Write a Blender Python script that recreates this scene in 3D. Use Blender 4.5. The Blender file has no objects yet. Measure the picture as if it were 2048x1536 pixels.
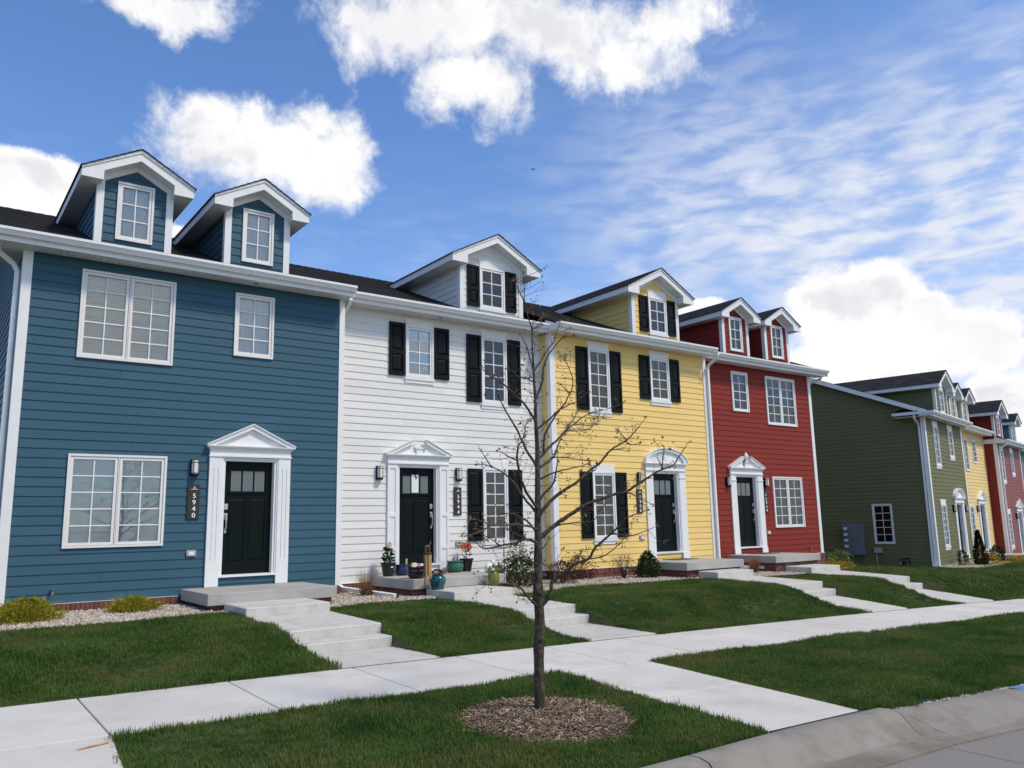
import bpy, math, random
import numpy as np
from mathutils import Vector, Matrix

random.seed(11)
RN = random.Random(5)
SC = bpy.context.scene
COL = SC.collection
rad = math.radians

# ------------------------------------------------------------------ camera
cam_d = bpy.data.cameras.new('camera')
cam = bpy.data.objects.new('camera', cam_d)
COL.objects.link(cam)
yaw, pitch, roll = rad(36.634), rad(9.794), rad(-1.122)
Fv = Vector((math.sin(yaw)*math.cos(pitch), math.cos(yaw)*math.cos(pitch), math.sin(pitch)))
r0 = Vector((math.cos(yaw), -math.sin(yaw), 0)); u0 = r0.cross(Fv)
Rv = r0*math.cos(roll)+u0*math.sin(roll); Uv = -r0*math.sin(roll)+u0*math.cos(roll)
cam.matrix_world = Matrix(((Rv.x, Uv.x, -Fv.x, 0), (Rv.y, Uv.y, -Fv.y, 0), (Rv.z, Uv.z, -Fv.z, 1.65), (0, 0, 0, 1)))
cam_d.sensor_width = 36.0
cam_d.lens = 36.0*1613.0/2048.0
cam_d.clip_start = 0.05
cam_d.clip_end = 3000
SC.camera = cam

# ------------------------------------------------------------------ world, sun, exposure
SUN_EL, SUN_AZ = rad(52), rad(150)      # azimuth measured from +Y clockwise (towards +X)
wd = bpy.data.worlds.new('World'); SC.world = wd; wd.use_nodes = True
nt = wd.node_tree; nt.nodes.clear()
def WN(t, **k):
    n = nt.nodes.new(t)
    for a, b in k.items(): setattr(n, a, b)
    return n
def wl(a, b): nt.links.new(a, b)
def wmath(op, a, b=None, clamp=False, c=None):
    n = WN('ShaderNodeMath', operation=op); n.use_clamp = clamp
    for i, v in enumerate((a, b, c)):
        if v is None: continue
        if isinstance(v, (int, float)): n.inputs[i].default_value = v
        else: wl(v, n.inputs[i])
    return n.outputs[0]
def wsmooth(v, a, b, lo=0.0, hi=1.0):
    n = WN('ShaderNodeMapRange', interpolation_type='SMOOTHSTEP')
    wl(v, n.inputs[0]); n.inputs[1].default_value = a; n.inputs[2].default_value = b
    n.inputs[3].default_value = lo; n.inputs[4].default_value = hi
    return n.outputs[0]
SKY_STRENGTH = 0.15
sky = WN('ShaderNodeTexSky', sky_type='NISHITA'); sky.sun_disc = False
sky.sun_elevation = SUN_EL; sky.sun_rotation = SUN_AZ
sky.altitude = 100; sky.air_density = 1.0; sky.dust_density = 0.25; sky.ozone_density = 2.0
tc = WN('ShaderNodeTexCoord')
sep = WN('ShaderNodeSeparateXYZ'); wl(tc.outputs['Generated'], sep.inputs[0])
az = wmath('ARCTAN2', sep.outputs[0], sep.outputs[1])
el = wmath('ARCSINE', sep.outputs[2])
ae = WN('ShaderNodeCombineXYZ'); wl(az, ae.inputs[0]); wl(el, ae.inputs[1])
def wnoise(vec, scale, detail, rough, dist=0.0, map_scale=None, rot=0.0):
    if map_scale is not None:
        m = WN('ShaderNodeMapping'); wl(vec, m.inputs[0]); m.inputs['Scale'].default_value = map_scale
        m.inputs['Rotation'].default_value = (0, 0, rot); vec = m.outputs[0]
    n = WN('ShaderNodeTexNoise'); wl(vec, n.inputs['Vector'])
    n.inputs['Scale'].default_value = scale; n.inputs['Detail'].default_value = detail
    n.inputs['Roughness'].default_value = rough; n.inputs['Distortion'].default_value = dist
    return n
warp = wnoise(ae.outputs[0], 11.0, 6, 0.65)
ws = WN('ShaderNodeVectorMath', operation='MULTIPLY_ADD'); wl(warp.outputs['Color'], ws.inputs[0])
ws.inputs[1].default_value = (0.11, 0.085, 0); ws.inputs[2].default_value = (-0.055, -0.0425, 0)
wa = WN('ShaderNodeVectorMath', operation='ADD'); wl(ae.outputs[0], wa.inputs[0]); wl(ws.outputs[0], wa.inputs[1])
BLOBS = [(0.1978, 0.5728, 0.0635, 0.0189), (0.1645, 0.5683, 0.0502, 0.0164), (0.2266, 0.5734, 0.0351, 0.0192), (0.3222, 0.4444, 0.0924, 0.0406), (0.2683, 0.4568, 0.0472, 0.0291), (0.3712, 0.4382, 0.0689, 0.044), (0.3967, 0.412, 0.0566, 0.0254), (0.2523, 0.4304, 0.0405, 0.0187), (0.4274, 0.4481, 0.0287, 0.0334), (0.3086, 0.4809, 0.0272, 0.0212), (0.3952, 0.4735, 0.0221, 0.0218), (0.0767, 0.3748, 0.0537, 0.0251), (0.1021, 0.3614, 0.0449, 0.0257), (0.0501, 0.3543, 0.0373, 0.0348), (0.0706, 0.3324, 0.0578, 0.0204), (0.4973, 0.5821, 0.0876, 0.0356), (0.5986, 0.5952, 0.109, 0.0404), (0.7005, 0.5828, 0.1073, 0.0358), (0.7861, 0.5459, 0.0718, 0.0288), (0.6343, 0.5179, 0.0369, 0.0352), (0.5843, 0.5371, 0.0606, 0.032), (0.8543, 0.581, 0.0828, 0.0226), (0.8114, 0.5277, 0.0485, 0.0212), (0.4343, 0.5882, 0.0296, 0.0177), (0.9246, 0.5717, 0.0237, 0.0209), (1.0599, 0.2441, 0.062, 0.0392), (1.0206, 0.2315, 0.0378, 0.0399), (1.0974, 0.1943, 0.0592, 0.047), (1.1519, 0.1878, 0.0558, 0.0296), (1.0539, 0.1763, 0.0813, 0.0255), (1.1889, 0.1777, 0.0271, 0.0237), (1.1253, 0.2187, 0.0294, 0.0218), (1.1924, 0.1239, 0.0267, 0.0237), (1.2179, 0.1109, 0.0342, 0.0362), (1.005, 0.2448, 0.0221, 0.0229), (0.2264, 0.3362, 0.011, 0.0111), (0.8647, 0.2519, 0.0361, 0.015)]
def wfield(vec, blobs):
    field = None
    for (a, e, ra, re_) in blobs:
        n = WN('ShaderNodeVectorMath', operation='MULTIPLY_ADD'); wl(vec, n.inputs[0])
        n.inputs[1].default_value = (1/ra, 1/re_, 0); n.inputs[2].default_value = (-a/ra, -e/re_, 0)
        l = WN('ShaderNodeVectorMath', operation='LENGTH'); wl(n.outputs[0], l.inputs[0])
        if field is None: field = l.outputs['Value']
        else:
            s = WN('ShaderNodeMath', operation='SMOOTH_MIN'); wl(field, s.inputs[0]); wl(l.outputs['Value'], s.inputs[1])
            s.inputs[2].default_value = 0.25; field = s.outputs[0]
    return wmath('MAXIMUM', wmath('SUBTRACT', 1.0, field), -1.6)      # 1 in a cloud's heart, 0 at its rim
def is_firm(b): return b[1] < 0.40 and not (.2 < b[0] < .45 and b[1] > .38)
soft_b = [b for b in BLOBS if not is_firm(b)]; firm_b = [b for b in BLOBS if is_firm(b)]
soft = wfield(wa.outputs[0], soft_b)
wa2 = WN('ShaderNodeVectorMath', operation='ADD'); ws2 = WN('ShaderNodeVectorMath', operation='SCALE'); wl(ws.outputs[0], ws2.inputs[0]); ws2.inputs['Scale'].default_value = 0.45
wl(ae.outputs[0], wa2.inputs[0]); wl(ws2.outputs[0], wa2.inputs[1])
firm = wfield(wa2.outputs[0], firm_b)
inside = wmath('MAXIMUM', soft, firm)
fine = wnoise(ae.outputs[0], 13.0, 10, 0.64, 0.25)
puff = wmath('MULTIPLY_ADD', fine.outputs['Fac'], 3.0, c=-1.28)
dens_soft = wsmooth(wmath('ADD', soft, puff), -0.42, 0.80)
puff2 = wmath('MULTIPLY_ADD', wnoise(ae.outputs[0], 24.0, 8, 0.6).outputs['Fac'], 1.1, c=-0.26)
dens_firm = wsmooth(wmath('ADD', firm, puff2), -0.05, 0.32)
dens_in = wmath('MAXIMUM', dens_soft, dens_firm)
# the same weather goes on all round the sky: scattered cumulus from noise alone
big = wnoise(tc.outputs['Generated'], 3.2, 8, 0.58, 0.2)
dens_out = wsmooth(big.outputs['Fac'], 0.50, 0.66)
dx = wmath('ABSOLUTE', wmath('SUBTRACT', az, 0.64))
away = wmath('MAXIMUM', wsmooth(dx, 0.68, 0.95), wsmooth(el, 0.60, 0.80))
cum = WN('ShaderNodeMix', data_type='FLOAT'); wl(away, cum.inputs[0]); wl(dens_in, cum.inputs[2]); wl(dens_out, cum.inputs[3])
# thin rippled cirrus
cir_a = wnoise(ae.outputs[0], 9.5, 6, 0.52, 0.3, (1.5, 4.6, 1), rad(12))
cir_b = wnoise(ae.outputs[0], 2.6, 4, 0.55)
cmask = wmath('MULTIPLY', wsmooth(az, 0.56, 0.98), wsmooth(el, 0.62, 0.33))
veil = wmath('MULTIPLY', wsmooth(el, 0.50, 0.18), wsmooth(az, 0.30, 0.80, 0.35, 1.0))
cirv = wmath('ADD', wmath('MULTIPLY', wsmooth(cir_a.outputs['Fac'], 0.32, 0.68), wsmooth(cir_b.outputs['Fac'], 0.28, 0.56)), 0.36)
cir = wmath('MULTIPLY', wmath('MULTIPLY', cirv, cmask), 0.80)
cir = wmath('MAXIMUM', cir, wmath('MULTIPLY', wmath('MULTIPLY', wmath('ADD', wsmooth(cir_a.outputs['Fac'], 0.40, 0.72), 0.35), veil), 0.40))
skyc = WN('ShaderNodeVectorMath', operation='SCALE'); wl(sky.outputs[0], skyc.inputs[0]); skyc.inputs['Scale'].default_value = SKY_STRENGTH
tint = WN('ShaderNodeVectorMath', operation='MULTIPLY'); wl(skyc.outputs[0], tint.inputs[0]); tint.inputs[1].default_value = (0.73, 0.925, 1.19)
m1 = WN('ShaderNodeMix', data_type='RGBA'); wl(cir, m1.inputs[0]); wl(tint.outputs[0], m1.inputs[6]); m1.inputs[7].default_value = (0.72, 0.76, 0.86, 1)
grey = wnoise(ae.outputs[0], 7.0, 4, 0.5)
shv = WN('ShaderNodeVectorMath', operation='ADD'); wl(wa2.outputs[0], shv.inputs[0]); shv.inputs[1].default_value = (0.012, 0.024, 0)
bil_a = wnoise(wa2.outputs[0], 10.0, 5, 0.5); bil_b = wnoise(shv.outputs[0], 10.0, 5, 0.5)
relief = wsmooth(wmath('SUBTRACT', bil_b.outputs['Fac'], bil_a.outputs['Fac']), -0.03, 0.16)       # the undersides of the billows
heart = wmath('MULTIPLY', wmath('MAXIMUM', relief, wmath('MULTIPLY', wsmooth(grey.outputs['Fac'], 0.42, 0.66), 0.55)), wsmooth(inside, 0.02, 0.38))
heart = wmath('MULTIPLY', heart, 0.62)
cc = WN('ShaderNodeMix', data_type='RGBA'); wl(heart, cc.inputs[0]); cc.inputs[6].default_value = (0.95, 0.945, 0.94, 1); cc.inputs[7].default_value = (0.60, 0.61, 0.68, 1)
m2 = WN('ShaderNodeMix', data_type='RGBA'); wl(cum.outputs[0], m2.inputs[0]); wl(m1.outputs[2], m2.inputs[6]); wl(cc.outputs[2], m2.inputs[7])
bg = WN('ShaderNodeBackground'); wl(m2.outputs[2], bg.inputs[0]); bg.inputs[1].default_value = 1.0
wo = WN('ShaderNodeOutputWorld'); wl(bg.outputs[0], wo.inputs[0])

sd = bpy.data.lights.new('sun', 'SUN'); sd.energy = 2.55; sd.angle = rad(8); sd.color = (1.0, 0.885, 0.68)
sun = bpy.data.objects.new('sun', sd); COL.objects.link(sun)
sv = Vector((math.sin(SUN_AZ)*math.cos(SUN_EL), math.cos(SUN_AZ)*math.cos(SUN_EL), math.sin(SUN_EL)))
sun.rotation_euler = sv.to_track_quat('Z', 'Y').to_euler()

vs = SC.view_settings
vs.view_transform = 'Standard'; vs.look = 'None'; vs.exposure = 0.12; vs.gamma = 1.0
vs.use_curve_mapping = False

# ------------------------------------------------------------------ materials
MATS = {}
def mat(name, col, rough=0.6, var=0.08, vs_=2.0, bump=0.0, bs=40.0, stretch=(1, 1, 1), metal=0.0, spec=0.5,
        col2=None, island=0.0, detail=5, blot=None, bdist=0.02, trans=0.0, tone=0.0):
    if name in MATS: return MATS[name]
    m = bpy.data.materials.new(name); m.use_nodes = True
    t = m.node_tree; b = t.nodes['Principled BSDF']
    def N(ty, **k):
        n = t.nodes.new(ty)
        for a, v in k.items(): setattr(n, a, v)
        return n
    L = t.links.new
    geo = N('ShaderNodeNewGeometry')
    mp = N('ShaderNodeMapping'); L(geo.outputs['Position'], mp.inputs[0]); mp.inputs['Scale'].default_value = stretch
    n1 = N('ShaderNodeTexNoise'); L(mp.outputs[0], n1.inputs['Vector']); n1.inputs['Scale'].default_value = vs_; n1.inputs['Detail'].default_value = detail
    n1.inputs['Roughness'].default_value = 0.6
    mr = N('ShaderNodeMapRange'); L(n1.outputs['Fac'], mr.inputs[0]); mr.inputs[1].default_value = 0.3; mr.inputs[2].default_value = 0.7
    mx = N('ShaderNodeMix', data_type='RGBA'); L(mr.outputs[0], mx.inputs[0])
    if col2 is None:
        mx.inputs[6].default_value = tuple(c*(1-var) for c in col)+(1,); mx.inputs[7].default_value = tuple(min(1, c*(1+var)) for c in col)+(1,)
    else:
        mx.inputs[6].default_value = tuple(col)+(1,); mx.inputs[7].default_value = tuple(col2)+(1,)
    out = mx.outputs[2]
    if blot:
        n3 = N('ShaderNodeTexNoise'); L(geo.outputs['Position'], n3.inputs['Vector']); n3.inputs['Scale'].default_value = blot[0]; n3.inputs['Detail'].default_value = 6
        n3.inputs['Roughness'].default_value = 0.65
        r3 = N('ShaderNodeMapRange'); L(n3.outputs['Fac'], r3.inputs[0]); r3.inputs[1].default_value = 0.48; r3.inputs[2].default_value = 0.72; r3.inputs[3].default_value = 0; r3.inputs[4].default_value = blot[1]
        m3 = N('ShaderNodeMix', data_type='RGBA'); L(r3.outputs[0], m3.inputs[0]); L(out, m3.inputs[6]); m3.inputs[7].default_value = tuple(blot[2])+(1,)
        out = m3.outputs[2]
    if island:
        hs = N('ShaderNodeHueSaturation'); L(out, hs.inputs['Color'])
        r4 = N('ShaderNodeMapRange'); L(geo.outputs['Random Per Island'], r4.inputs[0]); r4.inputs[3].default_value = 1-island; r4.inputs[4].default_value = 1+island
        L(r4.outputs[0], hs.inputs['Value']); out = hs.outputs[0]
    if tone:
        oi = N('ShaderNodeObjectInfo'); h2 = N('ShaderNodeHueSaturation'); L(out, h2.inputs['Color']); r5 = N('ShaderNodeMapRange'); L(oi.outputs['Random'], r5.inputs[0])
        r5.inputs[3].default_value = 1-tone; r5.inputs[4].default_value = 1+tone; L(r5.outputs[0], h2.inputs['Value']); out = h2.outputs[0]
    L(out, b.inputs['Base Color'])
    b.inputs['Roughness'].default_value = rough; b.inputs['Metallic'].default_value = metal
    b.inputs['Specular IOR Level'].default_value = spec
    if bump:
        n2 = N('ShaderNodeTexNoise'); L(mp.outputs[0], n2.inputs['Vector']); n2.inputs['Scale'].default_value = bs; n2.inputs['Detail'].default_value = 6
        bp = N('ShaderNodeBump'); L(n2.outputs['Fac'], bp.inputs['Height']); bp.inputs['Strength'].default_value = bump; bp.inputs['Distance'].default_value = bdist
        L(bp.outputs[0], b.inputs['Normal'])
    if trans:
        tr = N('ShaderNodeBsdfTranslucent'); L(out, tr.inputs['Color'])
        ms = N('ShaderNodeMixShader'); ms.inputs[0].default_value = trans
        o = t.nodes['Material Output']; L(b.outputs[0], ms.inputs[1]); L(tr.outputs[0], ms.inputs[2]); L(ms.outputs[0], o.inputs['Surface'])
    MATS[name] = m
    return m
def siding_mat(name, col):
    return mat(name, col, 0.6, 0.045, 3.0, bump=0.25, bs=60, stretch=(0.25, 0.25, 2.2), spec=0.18, blot=(0.9, 0.10, tuple(c*0.82 for c in col)), bdist=0.004, tone=.035)
M = {}
M['blue'] = siding_mat('blue_siding', (0.044, 0.110, 0.156))
M['white'] = siding_mat('white_siding', (0.76, 0.75, 0.72))
M['yellow'] = siding_mat('yellow_siding', (0.86, 0.615, 0.225))
M['red'] = siding_mat('red_siding', (0.235, 0.030, 0.019))
M['green'] = siding_mat('green_siding', (0.150, 0.150, 0.068))
M['yellow2'] = siding_mat('pale_yellow_siding', (0.80, 0.60, 0.27))
M['red2'] = siding_mat('rose_red_siding', (0.25, 0.075, 0.075))
M['blue2'] = siding_mat('slate_blue_siding', (0.10, 0.19, 0.23))
M['trim'] = mat('white_trim', (0.80, 0.80, 0.79), 0.45, 0.03, 4, bump=0.05, bs=30, spec=0.4, blot=(2.5, 0.08, (0.6, 0.6, 0.57)))
M['frame'] = mat('window_vinyl', (0.78, 0.76, 0.73), 0.4, 0.02, 4, spec=0.4)
M['gutter'] = mat('gutter_metal', (0.80, 0.80, 0.78), 0.32, 0.04, 3, spec=0.5, stretch=(1, 1, 6), blot=(3, 0.12, (0.55, 0.55, 0.52)))
M['soffit'] = mat('soffit_vinyl', (0.72, 0.72, 0.69), 0.5, 0.05, 3, blot=(5, 0.2, (0.5, 0.5, 0.46)))
M['black'] = mat('black_shutter_paint', (0.0045, 0.0070, 0.0080), 0.5, 0.15, 6, bump=0.04, bs=80, spec=0.14)
M['door'] = mat('dark_door_paint', (0.0035, 0.0075, 0.0080), 0.45, 0.1, 6, spec=0.12)
M['metal'] = mat('satin_nickel', (0.62, 0.60, 0.56), 0.28, 0.05, 20, metal=1.0)
M['lampmetal'] = mat('lamp_metal', (0.006, 0.006, 0.006), 0.5, 0.1, 20, spec=.15)
M['lampglass'] = mat('frosted_glass', (0.72, 0.70, 0.62), 0.35, 0.03, 8)
M['plaque'] = mat('plaque_slate', (0.022, 0.021, 0.020), 0.6, 0.25, 25, bump=0.2, bs=120, bdist=0.003)
M['digit'] = mat('digit_paint', (0.80, 0.80, 0.78), 0.5, 0.02, 9)
M['conc'] = mat('new_concrete', (0.55, 0.533, 0.490), 0.85, 0.05, 1.3, bump=0.25, bs=90, tone=.04, blot=(3.6, 0.75, (0.40, 0.39, 0.365)), bdist=0.004)
M['walk'] = mat('pale_concrete', (0.60, 0.578, 0.532), 0.85, 0.07, 0.9, tone=.045, bump=0.25, bs=110, blot=(1.4, 0.75, (0.47, 0.44, 0.395)), bdist=0.004)
M['porch'] = mat('porch_concrete', (0.40, 0.39, 0.365), 0.85, 0.08, 1.6, bump=0.3, bs=70, stretch=(1, 1, 0.5), blot=(2.6, 0.55, (0.26, 0.255, 0.24)), bdist=0.004)
M['curb'] = mat('curb_concrete', (0.255, 0.232, 0.203), 0.9, 0.10, 1.2, bump=0.35, bs=80, blot=(2.2, 0.9, (0.165, 0.140, 0.112)), bdist=0.005)
M['road'] = mat('road_concrete', (0.22, 0.20, 0.185), 0.92, 0.10, 30, bump=0.5, bs=160, blot=(1.4, 0.35, (0.21, 0.195, 0.185)), bdist=0.004)
M['tar'] = mat('joint_sealant', (0.03, 0.028, 0.026), 0.7, 0.2, 12)
M['brick'] = mat('red_brick', (0.19, 0.062, 0.045), 0.85, 0.3, 9, bump=0.3, bs=90, island=0.28)
M['mortar'] = mat('mortar', (0.33, 0.28, 0.25), 0.95, 0.15, 12, bump=0.3, bs=120)
M['soil'] = mat('lawn_soil', (0.035, 0.052, 0.016), 0.95, 0.0, 3.0, bump=0.6, bs=30, col2=(0.055, 0.060, 0.024))
M['grass'] = mat('grass_blades', (0.034, 0.090, 0.015), 0.6, 0.0, 1.3, island=0.3, col2=(0.125, 0.195, 0.040), spec=0.2, trans=0.3, blot=(0.9, 0.95, (0.200, 0.190, 0.058)))
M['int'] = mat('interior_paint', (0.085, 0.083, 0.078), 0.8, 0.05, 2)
M['blind'] = mat('blind_slat', (0.92, 0.92, 0.89), 0.6, 0.02, 6)
M['curtain'] = mat('sheer_curtain', (0.88, 0.88, 0.85), 0.9, 0.06, 3)
M['gdark'] = mat('dark_green_drape', (0.05, 0.085, 0.08), 0.9, 0.1, 3)
M['bark'] = mat('young_bark', (0.034, 0.025, 0.018), 0.95, 0.0, 22, bump=1.0, bs=34, stretch=(1, 1, 0.3), col2=(0.095, 0.074, 0.055), blot=(26, 0.7, (0.20, 0.165, 0.12)), spec=.15, bdist=.03)
M['twig'] = mat('twig_bark', (0.072, 0.040, 0.028), 0.8, 0.25, 12)
M['bud'] = mat('spring_leaf', (0.20, 0.19, 0.06), 0.6, 0.0, 20, col2=(0.15, 0.095, 0.05), trans=0.3, island=0.3)
M['rock'] = mat('river_rock', (0.44, 0.37, 0.30), 0.8, 0.0, 12, col2=(0.55, 0.50, 0.45), island=0.4, bump=0.15, bs=60)
M['chip'] = mat('wood_mulch', (0.20, 0.135, 0.085), 0.9, 0.0, 9, col2=(0.28, 0.205, 0.135), island=0.45)
M['mulch'] = mat('mulch_bed', (0.12, 0.078, 0.050), 0.95, 0.3, 14, bump=0.8, bs=40)
M['bed'] = mat('bed_soil', (0.20, 0.17, 0.14), 0.95, 0.3, 20, bump=0.6, bs=40)

def roof_mat():
    m = bpy.data.materials.new('asphalt_shingle'); m.use_nodes = True
    t = m.node_tree; b = t.nodes['Principled BSDF']; L = t.links.new
    geo = t.nodes.new('ShaderNodeTexCoord')
    br = t.nodes.new('ShaderNodeTexBrick'); mp = t.nodes.new('ShaderNodeMapping')
    L(geo.outputs['UV'], mp.inputs[0]); L(mp.outputs[0], br.inputs['Vector'])
    br.inputs['Scale'].default_value = 1.0; br.inputs['Brick Width'].default_value = 0.24; br.inputs['Row Height'].default_value = 0.14
    br.inputs['Mortar Size'].default_value = 0.004; br.inputs['Bias'].default_value = 0.0
    br.inputs['Color1'].default_value = (0.013, 0.014, 0.016, 1); br.inputs['Color2'].default_value = (0.033, 0.034, 0.038, 1); br.inputs['Mortar'].default_value = (0.008, 0.008, 0.009, 1)
    gp = t.nodes.new('ShaderNodeNewGeometry')
    n = t.nodes.new('ShaderNodeTexNoise'); L(gp.outputs['Position'], n.inputs['Vector']); n.inputs['Scale'].default_value = 5; n.inputs['Detail'].default_value = 8
    mx = t.nodes.new('ShaderNodeMix'); mx.data_type = 'RGBA'; mx.blend_type = 'MULTIPLY'; mx.inputs[0].default_value = 0.8
    r = t.nodes.new('ShaderNodeMapRange'); L(n.outputs['Fac'], r.inputs[0]); r.inputs[1].default_value = .3; r.inputs[2].default_value = .7; r.inputs[3].default_value = .55; r.inputs[4].default_value = 1.4
    L(br.outputs['Color'], mx.inputs[6]); L(r.outputs[0], mx.inputs[7]); L(mx.outputs[2], b.inputs['Base Color'])
    b.inputs['Roughness'].default_value = 0.9; b.inputs['Specular IOR Level'].default_value = 0.2
    n2 = t.nodes.new('ShaderNodeTexNoise'); L(gp.outputs['Position'], n2.inputs['Vector']); n2.inputs['Scale'].default_value = 150
    bp = t.nodes.new('ShaderNodeBump'); L(n2.outputs['Fac'], bp.inputs['Height']); bp.inputs['Strength'].default_value = .5; bp.inputs['Distance'].default_value = .004; L(bp.outputs[0], b.inputs['Normal'])
    return m
M['roof'] = roof_mat()
def glass_mat():
    m = bpy.data.materials.new('window_glass'); m.use_nodes = True
    t = m.node_tree; t.nodes.clear(); L = t.links.new
    o = t.nodes.new('ShaderNodeOutputMaterial'); mx = t.nodes.new('ShaderNodeMixShader')
    tr = t.nodes.new('ShaderNodeBsdfTransparent'); tr.inputs[0].default_value = (0.95, 0.965, 0.955, 1)
    gl = t.nodes.new('ShaderNodeBsdfGlossy'); gl.inputs['Roughness'].default_value = 0.015; gl.inputs[0].default_value = (0.95, 0.97, 0.97, 1)
    fr = t.nodes.new('ShaderNodeFresnel'); fr.inputs['IOR'].default_value = 1.80
    geo = t.nodes.new('ShaderNodeNewGeometry'); n = t.nodes.new('ShaderNodeTexNoise'); L(geo.outputs['Position'], n.inputs['Vector']); n.inputs['Scale'].default_value = 2.2
    bp = t.nodes.new('ShaderNodeBump'); bp.inputs['Strength'].default_value = 0.06; bp.inputs['Distance'].default_value = 0.02
    L(n.outputs['Fac'], bp.inputs['Height']); L(bp.outputs[0], gl.inputs['Normal'])
    L(fr.outputs[0], mx.inputs[0]); L(tr.outputs[0], mx.inputs[1]); L(gl.outputs[0], mx.inputs[2]); L(mx.outputs[0], o.inputs[0])
    return m
M['glass'] = glass_mat()

# ------------------------------------------------------------------ mesh helpers
class MB:
    def __init__(s): s.v = []; s.f = []; s.m = []; s.uv = None
    def add(s, vs, fs, mi=0):
        n = len(s.v); s.v += [tuple(p) for p in vs]; s.f += [tuple(i+n for i in q) for q in fs]; s.m += [mi]*len(fs); return s
    def box(s, x0, x1, y0, y1, z0, z1, mi=0):
        return s.add([(x0, y0, z0), (x1, y0, z0), (x1, y1, z0), (x0, y1, z0), (x0, y0, z1), (x1, y0, z1), (x1, y1, z1), (x0, y1, z1)],
                     [(0, 3, 2, 1), (4, 5, 6, 7), (0, 1, 5, 4), (1, 2, 6, 5), (2, 3, 7, 6), (3, 0, 4, 7)], mi)
    def hexa(s, p, mi=0):
        return s.add(p, [(0, 3, 2, 1), (4, 5, 6, 7), (0, 1, 5, 4), (1, 2, 6, 5), (2, 3, 7, 6), (3, 0, 4, 7)], mi)
    def prism(s, poly, a, b, axis='y', mi=0):
        f = {'y': lambda p, t: (p[0], t, p[1]), 'x': lambda p, t: (t, p[0], p[1]), 'z': lambda p, t: (p[0], p[1], t)}[axis]
        n = len(poly)
        return s.add([f(p, a) for p in poly]+[f(p, b) for p in poly],
                     [tuple(range(n)), tuple(range(2*n-1, n-1, -1))]+[(i, i+n, (i+1) % n+n, (i+1) % n) for i in range(n)], mi)
    def ring(s, x0, x1, z0, z1, t, y0, y1, mi=0):
        s.box(x0, x1, y0, y1, z1-t, z1, mi); s.box(x0, x1, y0, y1, z0, z0+t, mi)
        s.box(x0, x0+t, y0, y1, z0+t, z1-t, mi); s.box(x1-t, x1, y0, y1, z0+t, z1-t, mi); return s
    def tube(s, pts, rad_, n=6, cap=True, mi=0, sq=False):
        pts = [Vector(p) for p in pts]
        if not isinstance(rad_, (list, tuple)): rad_ = [rad_]*len(pts)
        vs = []; prev = None
        for i, p in enumerate(pts):
            d = (pts[min(i+1, len(pts)-1)]-pts[max(i-1, 0)])
            d = d.normalized() if d.length > 1e-9 else Vector((0, 0, 1))
            if prev is None:
                a = Vector((1, 0, 0)) if abs(d.x) < .8 else Vector((0, 1, 0))
                u = (a-d*a.dot(d)).normalized()
            else:
                u = (prev-d*prev.dot(d)).normalized()
            prev = u; w = d.cross(u)
            for k in range(n):
                a = 2*math.pi*(k+(.5 if sq else 0))/n
                vs.append(p+(u*math.cos(a)+w*math.sin(a))*rad_[i])
        fs = [(i*n+k, i*n+(k+1) % n, (i+1)*n+(k+1) % n, (i+1)*n+k) for i in range(len(pts)-1) for k in range(n)]
        if cap: fs += [tuple(range(n-1, -1, -1)), tuple(range((len(pts)-1)*n, len(pts)*n))]
        return s.add(vs, fs, mi)
    def lathe(s, prof, cx=0, cy=0, cz=0, n=20, mi=0):
        vs = [(cx+r*math.cos(2*math.pi*k/n), cy+r*math.sin(2*math.pi*k/n), cz+z) for r, z in prof for k in range(n)]
        fs = [(i*n+k, i*n+(k+1) % n, (i+1)*n+(k+1) % n, (i+1)*n+k) for i in range(len(prof)-1) for k in range(n)]
        fs += [tuple(range(n-1, -1, -1)), tuple(range((len(prof)-1)*n, len(prof)*n))]
        return s.add(vs, fs, mi)
    def mesh(s, name, mats, smooth=False):
        me = bpy.data.meshes.new(name); me.from_pydata(s.v, [], s.f)
        for m in (mats if isinstance(mats, (list, tuple)) else [mats]): me.materials.append(m)
        if any(s.m): me.polygons.foreach_set('material_index', s.m)
        if smooth: me.polygons.foreach_set('use_smooth', [True]*len(me.polygons))
        me.update(); return me
    def build(s, name, mats, parent=None, loc=(0, 0, 0), rot=(0, 0, 0), smooth=False, kind=None):
        return ob(name, s.mesh(name, mats, smooth), parent, loc, rot, kind)
def ob(name, me, parent=None, loc=(0, 0, 0), rot=(0, 0, 0), kind=None):
    o = bpy.data.objects.new(name, me); COL.objects.link(o)
    o.location = loc; o.rotation_euler = rot
    if parent is not None: o.parent = parent
    if kind: o['kind'] = kind
    return o
def tag(o, label=None, cat=None, group=None, kind=None):
    if label: o['label'] = label
    if cat: o['category'] = cat
    if group: o['group'] = group
    if kind: o['kind'] = kind
    return o
def empty(name, loc=(0, 0, 0), rz=0.0, **k):
    o = bpy.data.objects.new(name, None); COL.objects.link(o); o.location = loc; o.rotation_euler = (0, 0, rz); o.empty_display_size = .2
    return tag(o, **k)
def bevel(o, w=.01, seg=2):
    m = o.modifiers.new('bevel', 'BEVEL'); m.width = w; m.segments = seg; m.limit_method = 'ANGLE'; return o
CACHE = {}
def smooth01(t):
    t = max(0.0, min(1.0, t)); return t*t*(3-2*t)
def interp(x, pts):
    if x <= pts[0][0]: return pts[0][1]
    for (a, b), (c, d) in zip(pts[:-1], pts[1:]):
        if x <= c: return b+(d-b)*(x-a)/(c-a)
    return pts[-1][1]

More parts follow.
